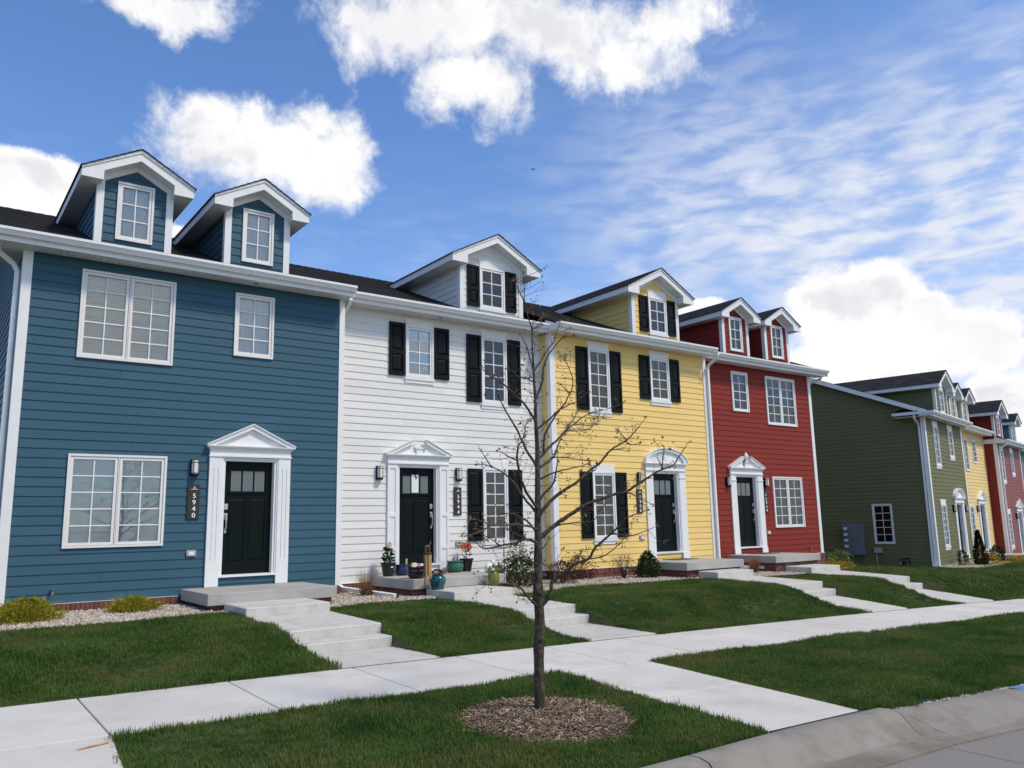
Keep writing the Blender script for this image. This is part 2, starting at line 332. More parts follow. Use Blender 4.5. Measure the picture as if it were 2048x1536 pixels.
# ------------------------------------------------------------------ terrain
def sw(x):                       # height of the sidewalk's inner edge: the street runs gently downhill
    if x > 24: return sw(24)-.0337*(x-24)
    if x < -5: return sw(-5)+.0105*(-5-x)
    return .085-.0145*x-.0004*x*x
TOP = [(-60, .5), (-5, .36), (5, .31), (8.8, .255), (16.2, .215), (20, .13), (24, .0), (28, -.26), (31, -.37), (37, -.43), (43, -.68), (52, -1.0), (150, -4.0)]
YC = [(-60, 4.36), (4.5, 4.38), (6, 4.45), (7.4, 4.43), (10.1, 4.19), (16, 3.6), (30, 2.0), (60, -2.5), (150, -20)]
def yc(x): return interp(x, YC)
def zc(x): return sw(x)-.122
SW_IN, SW_OUT = 9.05, 7.45
def ground_z(x, y):
    s = sw(x)
    if y >= SW_IN:
        t = smooth01((y-9.35)/(11.25-9.35))
        z = (s+.015)*(1-t)+(interp(x, TOP)-.01)*t
        return z+.012*min(max(y-11.2, 0), 3)
    if y >= SW_OUT: return s-.03*(SW_IN-y)/1.6-.02
    c = yc(x); t = (y-c)/(SW_OUT-c)
    return (zc(x)+.01)*(1-t)+(s-.035)*t
# ------------------------------------------------------------------ house pieces
RB = random.Random(77); EXP = 0.1555; Z_SID = 0.52; Z_TOP = 6.30
def yfront(z, a): return -(.019-.014*(z-a)/EXP)
def siding(root, u0, u1, z0, z1, openings, m, loc=(0, 0, 0), rz=0.0, clip=None, name='siding_board'):
    """one object per clapboard; clip(za, zb) gives the usable u-range of a row"""
    k = int(math.floor((z0-Z_SID)/EXP+1e-6))
    cz, sz = math.cos(rz), math.sin(rz)
    while Z_SID+k*EXP < z1-1e-4:
        a = Z_SID+k*EXP; b = a+EXP; k += 1
        lo, hi = max(a, z0), min(b, z1)
        xa, xb = (u0, u1) if clip is None else clip(lo, hi)
        if xb-xa < .02: continue
        cuts = sorted({xa, xb} | {c for o in openings if o[2] < hi-1e-4 and o[3] > lo+1e-4 for c in o[:2] if xa < c < xb})
        groups = []; cur = []
        for p, q in zip(cuts[:-1], cuts[1:]):
            fr = [(lo, hi)]
            for o in openings:
                if o[0] <= p+1e-6 and o[1] >= q-1e-6:
                    nf = []
                    for (f, g) in fr:
                        if o[2] > f+1e-4: nf.append((f, min(g, o[2])))
                        if o[3] < g-1e-4: nf.append((max(f, o[3]), g))
                    fr = [x for x in nf if x[1]-x[0] > .004]
            if fr: cur.append((p, q, fr))
            elif cur: groups.append(cur); cur = []
        if cur: groups.append(cur)
        ng = []
        for g in groups:                         # long runs are butted from two boards
            if len(g) == 1 and len(g[0][2]) == 1 and g[0][1]-g[0][0] > 3.2:
                p, q, fr = g[0]; s_ = p+(q-p)*RB.uniform(.25, .75); ng += [[(p, s_-.0012, fr)], [(s_+.0012, q, fr)]]
            else: ng.append(g)
        groups = ng
        for g in groups:
            x0 = g[0][0]
            simple = len(g) == 1 and len(g[0][2]) == 1
            key = None
            if simple:
                f, h = g[0][2][0]; key = ('sb', round(g[0][1]-x0, 3), round(f-a, 3), round(h-a, 3), m.name)
            me = CACHE.get(key) if key else None
            if me is None:
                mb = MB()
                for (p, q, fr) in g:
                    for (f, h) in fr:
                        f -= a; h -= a; p_, q_ = p-x0, q-x0
                        yf, yh = yfront(f, 0), yfront(h, 0)
                        mb.hexa([(p_, yf, f), (q_, yf, f), (q_, .012, f), (p_, .012, f), (p_, yh, h), (q_, yh, h), (q_, .012, h), (p_, .012, h)])
                me = mb.mesh(name, m)
                if key: CACHE[key] = me
            ob(name, me, root, (loc[0]+x0*cz, loc[1]+x0*sz, loc[2]+a), (0, 0, rz))

def pane_mesh(w, h, g='glass'):
    key = ('pane', round(w, 3), round(h, 3), g)
    if key not in CACHE: CACHE[key] = MB().box(0, w, 0, .005, 0, h).mesh('pane', M[g])
    return CACHE[key]
def blind_mesh(w, h, tilt=0.86):
    key = ('blind', round(w, 3), round(h, 3), tilt)
    if key not in CACHE:
        mb = MB(); n = int(h/.038); r = random.Random(n)
        for i in range(n):
            z = h-.03-i*.038; d = tilt*.022+r.uniform(-.0015, .0015); c = .021*math.sqrt(max(.02, 1-tilt*tilt))
            mb.hexa([(0, -c, z-d), (w, -c, z-d), (w, c, z+d), (0, c, z+d), (0, -c, z-d+.003), (w, -c, z-d+.003), (w, c, z+d+.003), (0, c, z+d+.003)])
        mb.box(0, w, -.02, .02, h-.02, h+.02)
        CACHE[key] = mb.mesh('blind', M['blind'])
    return CACHE[key]
def curtain_mesh(w, h, m='curtain'):
    key = ('cur', round(w, 3), round(h, 3), m)
    if key not in CACHE:
        mb = MB(); n = 40; vs_ = []
        for i in range(n+1):
            x = w*i/n; y = .014*math.sin(i*1.9)+.006*math.sin(i*.7+1)
            vs_ += [(x, y, 0), (x, y, h)]
        mb.add(vs_, [(2*i, 2*i+2, 2*i+3, 2*i+1) for i in range(n)])
        CACHE[key] = mb.mesh('curtain', M[m], True)
    return CACHE[key]
def window(root, x0, x1, z0, z1, ns=1, rows=5, cols=2, cover='blind', y=0.0, rz=0.0, fm='frame', loc=None):
    w, h = x1-x0, z1-z0
    key = ('win', round(w, 3), round(h, 3), ns, rows, cols, fm)
    sw_ = (w-.076)/ns
    ct, st = .038, .044
    if key not in CACHE:
        mb = MB(); mb.ring(0, w, 0, h, ct, -.048, .02)
        for i in range(ns):
            a = ct+.004+i*sw_+(0.012 if i else 0); b = ct-.004+(i+1)*sw_-(0.012 if i < ns-1 else 0)
            mb.ring(a, b, ct+.005, h-ct-.005, st, -.032, .018)
            if i: mb.box(ct+i*sw_-.008, ct+i*sw_+.008, -.041, .018, ct, h-ct)
        mb.ring(ct-.001, w-ct+.001, ct-.001, h-ct+.001, .012, -.010, .0185)
        g = CACHE[key] = [mb.mesh('window', M[fm])]
        gm = MB(); cells = []
        for i in range(ns):
            a = ct+.004+i*sw_+(0.012 if i else 0)+st; b = ct-.004+(i+1)*sw_-(0.012 if i < ns-1 else 0)-st
            c0, c1 = ct+.005+st, h-ct-.005-st
            bw = .020
            for c in range(1, cols):
                xx = a+(b-a)*c/cols; gm.box(xx-bw/2, xx+bw/2, -.016, .012, c0, c1)
            for r in range(1, rows):
                zz = c0+(c1-c0)*r/rows
                for c in range(cols):
                    xa = a+(b-a)*c/cols+(bw/2 if c else 0); xb = a+(b-a)*(c+1)/cols-(bw/2 if c < cols-1 else 0)
                    gm.box(xa, xb, -.014, .012, zz-bw/2, zz+bw/2)
            for c in range(cols):
                for r in range(rows):
                    cells.append((a+(b-a)*c/cols, c0+(c1-c0)*r/rows, (b-a)/cols, (c1-c0)/rows))
        g += [gm.mesh('muntin_grille', M['trim']), cells]
    fme, gme, cells = CACHE[key]
    o = ob('window', fme, root, loc or (x0, y, z0), (0, 0, rz))
    ob('muntin_grille', gme, o)
    for (cx, cz_, cw, ch) in cells: ob('pane', pane_mesh(cw, ch, 'glass2' if cover == 'screen' else 'glass'), o, (cx, -.003, cz_))
    cw, ch = w-.12, h-.12
    if cover == 'blind':
        for i in range(ns): ob('blind', blind_mesh(round(sw_-.05, 3), round(ch, 3)), o, (ct+i*sw_+.025, .044, .06), kind='stuff')
    elif cover == 'open':
        for i in range(ns): ob('blind', blind_mesh(round(sw_-.05, 3), round(ch, 3), 0.55), o, (ct+i*sw_+.025, .044, .06), kind='stuff')
    elif cover == 'curtain':
        ob('curtain', curtain_mesh(round(cw, 3), round(ch, 3)), o, (.06, .048, .06))
    elif cover == 'half':
        ob('curtain', curtain_mesh(round(cw, 3), round(ch*.60, 3)), o, (.06, .048, .06+ch*.40))
        ob('curtain', curtain_mesh(round(cw*.9, 3), round(ch*.2, 3), 'gdark'), o, (.06, .13, .06+ch*.17))
    elif cover == 'screen':
        ob('curtain', curtain_mesh(round(cw*.5, 3), round(ch, 3), 'gdark'), o, (.06+cw*.5, .14, .06))
        MB().box(ct+.04, w-ct-.04, .010, .0108, ct+.04, h-ct-.04).build('insect_screen', M['screen'], o)
    elif cover == 'drape':
        ob('curtain', curtain_mesh(round(cw*.5, 3), round(ch, 3), 'gdark'), o, (.06+cw*.5, .14, .06))
    return (x0+.02, x1-.02, z0+.02, z1-.02)
def shutter(root, x0, x1, z0, z1, y=0.0, split=.56):
    w, h = x1-x0, z1-z0; key = ('sh', round(w, 3), round(h, 3), split)
    if key not in CACHE:
        mb = MB(); mb.box(0, w, -.012, .0, 0, h)
        s = .055; zm = h*(1-split)
        mb.box(0, s, -.038, -.012, 0, h); mb.box(w-s, w, -.038, -.012, 0, h)
        for a, b in ((0, .10), (zm-.05, zm+.05), (h-.07, h)): mb.box(s, w-s, -.038, -.012, a, b)
        for a, b in ((.10, zm-.05), (zm+.05, h-.07)):
            i = .035
            mb.hexa([(s+.012, -.0125, a+.012), (w-s-.012, -.0125, a+.012), (w-s-.012, -.0121, a+.012), (s+.012, -.0121, a+.012)]*2) if 0 else None
            # raised field with bevelled edge
            mb.add([(s+.01, -.0122, a+.01), (w-s-.01, -.0122, a+.01), (w-s-.01, -.0122, b-.01), (s+.01, -.0122, b-.01),
                    (s+.01+i, -.031, a+.01+i), (w-s-.01-i, -.031, a+.01+i), (w-s-.01-i, -.031, b-.01-i), (s+.01+i, -.031, b-.01-i)],
                   [(4, 5, 6, 7), (0, 1, 5, 4), (1, 2, 6, 5), (2, 3, 7, 6), (3, 0, 4, 7)])
        CACHE[key] = mb.mesh('shutter', M['black'])
    ob('shutter', CACHE[key], root, (x0, y-.021, z0))
def header(root, x0, x1, z0, z1, y=0.0, flare=.05):
    mb = MB(); mb.prism([(x0, z0), (x1, z0), (x1+flare, z1), (x0-flare, z1)], y-.034, y+.01)
    mb.build('window_header', M['trim'], root)
def sill(root, x0, x1, z0, z1, y=0.0):
    mb = MB(); mb.box(x0, x1, y-.036, y+.01, z0, z1-.055); mb.box(x0-.01, x1+.01, y-.058, y+.01, z1-.055, z1-.003)
    mb.build('window_sill', M['trim'], root)

def front_door(root, x0, x1, z0, style, hand='L'):
    """x0..x1 leaf, z0 its foot; the surround stands on the porch"""
    w, h = x1-x0, 2.045
    yb = .10
    d = MB(); d.box(0, w, .016, .045, 0, h)
    sx = .115; cs = .09
    def f(a, b, c, e): d.box(a, b, 0, .016, c, e)
    pz0, pz1 = 1.50, 1.875
    f(0, sx, 0, h); f(w-sx, w, 0, h)
    f(sx, w-sx, 0, .23); f(sx, w-sx, 1.36, pz0); f(sx, w-sx, pz1, h); f(w/2-cs/2, w/2+cs/2, .23, 1.36)
    px0, px1 = sx+.01, w-sx-.01
    for k in (1, 2): xx = px0+(px1-px0)*k/3; f(xx-.015, xx+.015, pz0, pz1)
    d.box(sx-.02, w-sx+.02, -.022, .0, pz0-.045, pz0-.012)
    for a, b in ((sx, w/2-cs/2), (w/2+cs/2, w-sx)):
        i = .03; c, e = .23, 1.36
        d.add([(a+.004, .0100, c+.004), (b-.004, .0100, c+.004), (b-.004, .0100, e-.004), (a+.004, .0100, e-.004),
               (a+i, .002, c+i), (b-i, .002, c+i), (b-i, .002, e-i), (a+i, .002, e-i)], [(4, 5, 6, 7), (0, 1, 5, 4), (1, 2, 6, 5), (2, 3, 7, 6), (3, 0, 4, 7)])
    door = d.build('door', M['door'], root, (x0, yb, z0))
    for k in range(3):
        a = px0+(px1-px0)*k/3; b = px0+(px1-px0)*(k+1)/3
        MB().box(a+.016, b-.016, .004, .0155, pz0, pz1).build('pane', M['dglass'], door)
    hx = .065 if hand == 'L' else w-.065
    hb = MB(); hb.box(hx-.03, hx+.03, -.012, 0, .98, 1.10); hb.tube([(hx, -.012, 1.06), (hx, -.055, 1.05), (hx, -.06, .95), (hx, -.055, .82), (hx, -.012, .78)], .012, 8)
    hb.box(hx-.02, hx+.02, -.012, 0, .74, .82); hb.build('door_handle', M['metal'], door)
    db = MB(); db.box(hx-.033, hx+.033, -.012, 0, 1.165, 1.27); db.tube([(hx, -.012, 1.217), (hx, -.03, 1.217)], .022, 12); db.build('deadbolt', M['metal'], door)
    # jamb, casing and threshold
    j = MB(); zt = z0+h
    j.box(x0-.045, x0-.004, -.02, .16, z0-.03, zt+.045); j.box(x1+.004, x1+.045, -.02, .16, z0-.03, zt+.045); j.box(x0-.004, x1+.004, -.02, .16, zt+.004, zt+.045)
    j.box(x0-.03, x0-.004, .055, .095, z0, zt) if 0 else None
    j.box(x0-.07, x0-.045, -.045, .0, z0-.03, zt+.07); j.box(x1+.045, x1+.07, -.045, .0, z0-.03, zt+.07); j.box(x0-.045, x1+.045, -.045, 0, zt+.045, zt+.07)
    sur = j.build('door_surround', M['trim'], root)
    MB().box(x0-.07, x1+.07, -.06, .17, z0-.045, z0-.004).build('threshold', M['gutter'], root)
    pw = .235
    a0, a1 = x0-.07-pw, x0-.07; b0, b1 = x1+.07, x1+.07+pw
    zf = .635; zp = zt+.075
    for (a, b) in ((a0, a1), (b0, b1)):
        p = MB()
        if style == 'flute':
            p.box(a, b, -.050, 0, zf, zp); t = (b-a)/3
            p.box(a, b, -.062, -.05, zf, zf+.45); p.box(a, b, -.062, -.05, zp-.22, zp)
            for k in range(3):
                aa = a+k*t+(.009 if k else 0); bb = a+(k+1)*t-(.009 if k < 2 else 0); p.box(aa, bb, -.062, -.05, zf+.45, zp-.22)
        elif style == 'panel':
            p.box(a, b, -.042, 0, zf, zp); r = .05
            p.box(a, a+r, -.060, -.042, zf, zp); p.box(b-r, b, -.06, -.042, zf, zp)
            for c, e in ((zf, zf+.12), (zf+.50, zf+.57), (zf+1.20, zf+1.27), (zp-.10, zp)): p.box(a+r, b-r, -.06, -.042, c, e)
        else:
            p.box(a, b, -.055, 0, zf, zp); p.box(a-.008, b+.008, -.066, -.0, zf, zf+.16) if 0 else None
            p.box(a-.012, b+.012, -.075, -.0551, zp-.19, zp-.165); p.box(a-.012, b+.012, -.07, -.0551, zf, zf+.17)
        p.build('pilaster', M['trim'], sur)
    E = MB(); L_, R_ = a0, b1; cx = (L_+R_)/2
    E.box(L_-.012, R_+.012, -.082, 0, zp, zp+.03); E.box(L_, R_, -.066, 0, zp+.03, zp+.135)
    # stepped cornice
    E.box(L_-.02, R_+.02, -.085, 0, zp+.135, zp+.16); E.box(L_-.045, R_+.045, -.115, 0, zp+.16, zp+.185); E.box(L_-.065, R_+.065, -.140, 0, zp+.185, zp+.205)
    E.build('entablature', M['trim'], sur)
    zb = zp+.205; hwid = (R_-L_)/2+.065; H = .40
    pd = MB()
    def rake(x_a, z_a, x_b, z_b, t=.075):
        dx, dz = x_b-x_a, z_b-z_a; l = math.hypot(dx, dz); s = 1 if dx > 0 else -1
        nx, nz = -dz/l*s, dx/l*s
        pd.prism([(x_a, z_a), (x_b, z_b), (x_b+nx*t*.0, z_b-t*1.05), (x_a+s*t*1.9, z_a)], -.12, 0)
        pd.prism([(x_a-s*.005, z_a), (x_a-s*.005, z_a+.022), (x_b, z_b+.022), (x_b, z_b)], -.145, 0)
    if style == 'flute' or style == 'closed':
        pd.prism([(cx-hwid+.1, zb), (cx+hwid-.1, zb), (cx, zb+H-.03)], -.05, 0)
        rake(cx-hwid, zb, cx, zb+H); rake(cx+hwid, zb, cx, zb+H)
    elif style in ('panel', 'broken'):
        # the tympanum is cut open round the pedestal
        g = .17; gz = zb+H*(1-g/hwid)
        for s in (-1, 1):
            arc = [(cx+s*(g-.055*math.sin(t)), zb+.10+(gz-zb-.12)*i/6) for i, t in enumerate([math.pi*k/6 for k in range(7)])] if 0 else \
                  [(cx+s*(.075+.085*math.cos(t)), zb+.13+.10*math.sin(t)) for t in [(-.5+k/8)*math.pi for k in range(9)]]
            pd.prism([(cx+s*(hwid-.1), zb)]+[(cx+s*.075, zb)]+arc+[(cx+s*g, gz-.03)], -.05, 0)
            rake(cx+s*hwid, zb, cx+s*g, gz)
        if style == 'broken':
            pd.box(cx-.075, cx+.075, -.09, 0, zb, zb+.14); pd.box(cx-.09, cx+.09, -.11, 0, zb+.14, zb+.165)
            pd.lathe([(.03, .165), (.06, .185), (.025, .215), (.035, .24), (.075, .31), (.07, .36), (.035, .43), (.0, .47)], cx, -.07, zb, 12)
        else:
            pd.box(cx-.07, cx+.07, -.085, 0, zb, zb+.13); pd.box(cx-.09, cx+.09, -.105, 0, zb+.13, zb+.165)
    elif style == 'arch':
        n = 20; rx, rz_ = hwid-.01, .40
        arc = lambda k, s: [(cx+(rx*s)*math.cos(math.pi*i/n), zb+rz_*k*math.sin(math.pi*i/n)) for i in range(n+1)]
        pd.prism(arc(.8, .84), -.045, 0)
        o_, i_ = arc(1, 1), arc(.80, .86)
        for i in range(n): pd.prism([o_[i], o_[i+1], i_[i+1], i_[i]], -.11, 0)
        o_, i_ = arc(1.04, 1.015), arc(.97, .985)
        for i in range(n): pd.prism([o_[i], o_[i+1], i_[i+1], i_[i]], -.14, -.0)
        for k in range(1, 12):
            t = math.pi*k/12; c, s_ = math.cos(t), math.sin(t)
            pd.tube([(cx+.16*c, -.047, zb+.10*s_), (cx+(rx*.84)*c, -.047, zb+rz_*.79*s_)], .011, 5)
        pd.lathe([(.0, -.02), (.15, -.02), (.15, .0)], cx, 0, zb, 12) if 0 else pd.prism([(cx+.15*math.cos(math.pi*i/8), zb+.10*math.sin(math.pi*i/8)) for i in range(9)], -.06, 0)
    pd.build('pediment', M['trim'], sur)
    return (x0-.06, x1+.06, z0-.03, zt+.06)

# ------------------------------------------------------------------ roof, eaves, dormers
SL = .417
def roof_z(v): return 6.455+SL*(v+.43)
def eave(root, x0, x1, back=0.0):
    prof = [(-.42, 6.355), (-.495, 6.355), (-.512, 6.385), (-.530, 6.42), (-.545, 6.428), (-.545, 6.472), (-.535, 6.472), (-.535, 6.44), (-.43, 6.44), (-.43, 6.475), (-.42, 6.475)]
    g = MB(); g.prism(prof, x0, x1, 'x')
    for xx in (x0+.0005, x1-.0085): g.prism([(-.42, 6.36), (-.497, 6.36), (-.53, 6.42), (-.543, 6.43), (-.543, 6.47), (-.43, 6.47)], xx, xx+.008, 'x') if 0 else None
    g.build('gutter', M['gutter'], root)
    MB().box(x0+.01, x1-.01, -.42, -.392, 6.272, 6.46).build('fascia', M['trim'], root)
    s = MB(); n = int((x1-x0-.02)/.1); wdt = (x1-x0-.02)/n
    for i in range(n): s.box(x0+.01+i*wdt+.003, x0+.01+(i+1)*wdt-.003, -.392, back+.0, 6.286, 6.298)
    s.box(x0+.012, x1-.012, -.391, back, 6.2985, 6.303)
    s.build('soffit', M['soffit'], root, kind='stuff')
    for xx in (x0+.002, x1-.012): MB().prism([(-.391, 6.30), (.02, 6.30), (.02, roof_z(.02)-.03), (-.391, roof_z(-.391)-.03)], xx, xx+.01, 'x').build('eave_end', M['trim'], root)
def soffit_light(root, x):
    MB().lathe([(.085, 0), (.085, -.012), (.062, -.012), (.058, .0)], x, -.2, 6.286, 20).build('soffit_light', M['gutter'], root)
def roof(root, x0, x1, ridge_v=4.9, depth=9.8):
    """stepped shingle courses on the street side, a plain slope behind"""
    me = MB(); uvs = []
    v0 = -.47; n = 38
    for i in range(n):
        a = v0+(ridge_v-v0)*i/n; b = v0+(ridge_v-v0)*(i+1)/n
        za, zb = roof_z(a), roof_z(b)
        me.add([(x0, a, za+.012), (x1, a, za+.012), (x1, b, zb+.003), (x0, b, zb+.003), (x0, a, za-.02), (x1, a, za-.02)], [(0, 1, 2, 3), (4, 5, 1, 0)])
        off = (i % 3)*.083
        uvs += [(x0+off, i*.14), (x1+off, i*.14), (x1+off, (i+.999)*.14), (x0+off, (i+.999)*.14)]+[(x0+off, i*.14+.05)]*4
    zr = roof_z(ridge_v); bv = 2*ridge_v+.47
    me.add([(x0, ridge_v, zr), (x1, ridge_v, zr), (x1, bv, roof_z(v0)), (x0, bv, roof_z(v0))], [(0, 1, 2, 3)]); uvs += [(0, 0), (5, 0), (5, 5), (0, 5)]
    me.add([(x0, v0, roof_z(v0)-.02), (x1, v0, roof_z(v0)-.02), (x1, ridge_v, zr-.03), (x0, ridge_v, zr-.03)], [(3, 2, 1, 0)]); uvs += [(0, 0)]*4
    # ridge caps
    k = int((x1-x0)/.2)
    for i in range(k):
        a = x0+i*(x1-x0)/k; b = a+(x1-x0)/k+.01
        me.add([(a, ridge_v-.14, zr-.055+.012), (b, ridge_v-.14, zr-.055+.004), (b, ridge_v, zr+.012), (a, ridge_v, zr+.022), (b, ridge_v+.14, zr-.05), (a, ridge_v+.14, zr-.045)], [(0, 1, 2, 3), (3, 2, 4, 5)]); uvs += [(a, 0), (b, 0), (b, .1), (a, .1)]*2
    m = me.mesh('roof', M['roof']); l = m.uv_layers.new(name='uv'); l.data.foreach_set('uv', [c for p in uvs for c in p])
    return ob('roof', m, root)
def rake_board(root, x, left=True, ridge_v=4.9):
    s = -1 if left else 1
    a, b = (x, x+.03)
    mb = MB(); zr = roof_z(ridge_v)
    mb.prism([(-.45, roof_z(-.45)-.19), (ridge_v, zr-.19), (ridge_v, zr-.005), (-.45, roof_z(-.45)-.005)], a, b, 'x')
    mb.prism([(ridge_v, zr-.19), (2*ridge_v+.45, roof_z(-.45)-.19), (2*ridge_v+.45, roof_z(-.45)-.005), (ridge_v, zr-.005)], a, b, 'x')
    mb.build('rake_board', M['trim'], root)
def dormer(root, cx, wide, sm, win, shut=False, y0=.15):
    """parts of the house: the dormer with its boards, roof and trim one level down, its window beside it"""
    hw = .91 if wide else .62
    oh = .40 if wide else .32
    ze = 7.76; pk = 8.62 if wide else 8.45      # soffit line, top of the rake
    zs = 7.935                                   # top of the fascia at the eave
    sl = (pk-zs)/(hw+oh)
    zb = 6.62
    cb = .095
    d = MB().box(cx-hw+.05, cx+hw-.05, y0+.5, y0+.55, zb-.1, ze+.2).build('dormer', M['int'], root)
    for s in (-1, 1):
        c_ = MB(); xo = cx+s*hw; c_.box(min(xo, xo-s*cb), max(xo, xo-s*cb), y0-.03, y0+.02, zb, ze+.002)
        c_.box(min(xo, xo+s*.028), max(xo, xo+s*.028), y0-.03, y0+.09, zb, ze+.002); c_.build('corner_board', M['trim'], d)
    # gable trim follows the rake
    t = .15 if not wide else .17
    gi_e = ze+.02; gi_p = pk-.225-t*.62
    tr = MB(); xo = hw-.0
    so = (pk-.2-(ze+.0))/hw if 0 else sl
    top = lambda x: pk-.10-sl*abs(x)
    inn = lambda x: top(x)-.02-(.19 if not wide else .20)
    for s in (-1, 1):
        poly = [(cx, inn(0)), (cx+s*(hw-cb), inn(hw-cb)), (cx+s*(hw-cb), ze), (cx+s*hw, ze), (cx+s*hw, top(hw)), (cx, top(0))]
        tr.prism(poly, y0-.031, y0+.015)
    tr.build('gable_trim', M['trim'], d)
    # front boards
    op = []
    if win:
        op = [(win[0]+.02, win[1]-.02, win[2]+.02, win[3]-.02)]
    cl = lambda lo, hi: (cx-min(hw-.03, max(0, (pk-.14-hi)/sl)), cx+min(hw-.03, max(0, (pk-.14-hi)/sl)))
    siding(d, cx-hw+.03, cx+hw-.03, zb, inn(0)+.05, op, sm, (0, y0, 0), 0, cl)
    vend = (7.80-6.455)/SL-.43+.3
    siding(d, -vend, -(y0+.07), zb, ze, [], sm, (cx-hw, 0, 0), -math.pi/2, lambda lo, hi: (-((hi-6.455)/SL-.43+.35), -(y0+.07)))
    siding(d, y0+.07, vend, zb, ze, [], sm, (cx+hw, 0, 0), math.pi/2, lambda lo, hi: (y0+.07, (hi-6.455)/SL-.43+.35))
    # boxed eaves along both sides and the rake in front
    vb = (ze-6.455)/SL-.43+.25
    yf = y0-.30
    for s in (-1, 1):
        bx = MB(); xa, xb = cx+s*hw, cx+s*(hw+oh)
        bx.prism([(xb, ze), (xb, zs-.01), (xb-s*.025, zs-.01), (xb-s*.025, ze+.012), (xa, ze+.012), (xa, ze)], yf+.02, vb+.5, 'y')
        bx.box(min(cx+s*(hw-.028), cx+s*(hw-.001)), max(cx+s*(hw-.028), cx+s*(hw-.001)), yf+.03, y0-.034, ze-.010, pk-.205-sl*hw+.004)
        bx.build('eave_box', M['trim'], d)
    rk = MB()
    for s in (-1, 1):
        E_ = hw+oh
        lo = lambda x: pk-.205-sl*x
        poly = [(cx, lo(0)), (cx+s*(hw-.03), lo(hw-.03)), (cx+s*(hw-.03), ze-.012), (cx+s*E_, ze-.012), (cx+s*E_, zs), (cx, pk)]
        rk.prism(poly, yf-.0, yf+.028)
        rk.prism([(cx, pk+.002), (cx+s*(E_+.005), zs+.002), (cx+s*(E_+.005), zs-.05), (cx, pk-.055)], yf-.022, yf)
        # underside of the overhang
        rk.prism([(cx, lo(0)), (cx+s*(hw+.0), lo(hw)), (cx+s*(hw+.0), lo(hw)+.012), (cx, lo(0)+.012)], yf+.028, y0)
    rk.build('rake_board', M['trim'], d)
    r = MB(); uvs = []
    vr = (pk-6.455)/SL-.43+.1
    nrow = 8
    for s in (-1, 1):
        E_ = hw+oh+.03
        for i in range(nrow):
            ta, tb = i/nrow, (i+1)/nrow
            xa, xb = cx+s*E_*(1-ta), cx+s*E_*(1-tb)
            za, zb_ = zs-.02+(pk+.012-zs+.02)*ta, zs-.02+(pk+.012-zs+.02)*tb
            va = vb+.9+(vr-vb-.9)*ta; vb2 = vb+.9+(vr-vb-.9)*tb
            fq = [(xa, yf-.045, za+.016), (xa, va, za+.016), (xb, vb2, zb_+.006), (xb, yf-.045, zb_+.006), (xa, yf-.045, za-.004), (xa, va, za-.004), (xb, yf-.045, zb_-.014)]
            r.add(fq, [(0, 1, 2, 3) if s < 0 else (3, 2, 1, 0), (0, 4, 5, 1), (0, 3, 6, 4)])
            o_ = (i % 3)*.083
            uvs += ([(yf+o_, i*.14), (va+o_, i*.14), (vb2+o_, i*.14+.139), (yf+o_, i*.14+.139)] if s < 0 else [(yf+o_, i*.14+.139), (vb2+o_, i*.14+.139), (va+o_, i*.14), (yf+o_, i*.14)])+[(0, .05)]*8
    m = r.mesh('dormer_roof', M['roof']); l = m.uv_layers.new(name='uv'); l.data.foreach_set('uv', [c for p in uvs for c in p])
    ob('dormer_roof', m, d)
    # dark room behind the window
    if win: window(root, win[0], win[1], win[2], win[3], 1, 3, 2, win[4], y=y0, fm=win[5] if len(win) > 5 else 'frame')
def downspout(root, pts, r=.048):
    return MB().tube(pts, r, 4, sq=True).build('downspout', M['gutter'], root)
def bricks(root, x0, x1, z_bot, single=True, y=0.0):
    """rowlock course under the siding, running bond below"""
    key = 'rowlock'
    if key not in CACHE: CACHE[key] = MB().box(0, .058, -.052, .05, 0, .118).mesh('brick', M['brick'])
    n = int((x1-x0)/.068); p = (x1-x0)/n
    MB().box(x0, x1, y-.030, y+.06, z_bot-.3, .515).build('mortar', M['mortar'], root)
    mb = MB()
    for i in range(n):
        dy = RN.uniform(-.003, .003)
        if single: ob('brick', CACHE[key], root, (x0+i*p+.005, y+dy, .400+RN.uniform(-.002, .002)))
        else: mb.box(x0+i*p+.005, x0+i*p+.063, y-.052+dy, y+.05, .400, .518)
    z = .392; r = 0
    while z > z_bot-.2:
        x = x0-(.1 if r % 2 else 0)
        while x < x1:
            a, b = max(x+.005, x0), min(x+.203, x1)
            if b-a > .02: mb.box(a, b, y-.036+RN.uniform(-.003, .003), y+.05, z-.062, z)
            x += .208
        z -= .070; r += 1
    mb.build('brick_courses', M['brick'], root, kind='stuff')
    MB().box(x0, x1, y-.06, y, .5165, .5225).build('sill_flashing', M['gutter'], root)

def side_wall(root, sm, openings=(), ridge_v=4.9, x=0.0, zb=Z_SID):
    """left gable wall; u runs from the back (negative) to the street corner (0)"""
    def cl(lo, hi):
        if hi <= Z_TOP: return (-2*ridge_v, -.005)
        e = (hi-6.455-.05)/SL-.43+.1
        return (-(2*ridge_v-e), -max(e, .005))
    siding(root, -2*ridge_v, 0, zb, roof_z(ridge_v)-.15, list(openings), sm, (x, 0, 0), -math.pi/2, cl)
def core(root, W, zb=.1, left=0.0):
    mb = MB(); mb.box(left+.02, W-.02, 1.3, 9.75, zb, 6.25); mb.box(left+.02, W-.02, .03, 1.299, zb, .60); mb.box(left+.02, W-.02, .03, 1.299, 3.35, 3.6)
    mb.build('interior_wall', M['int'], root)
def frame_of(root):
    return Matrix.LocRotScale(root.location, root.rotation_euler, None)

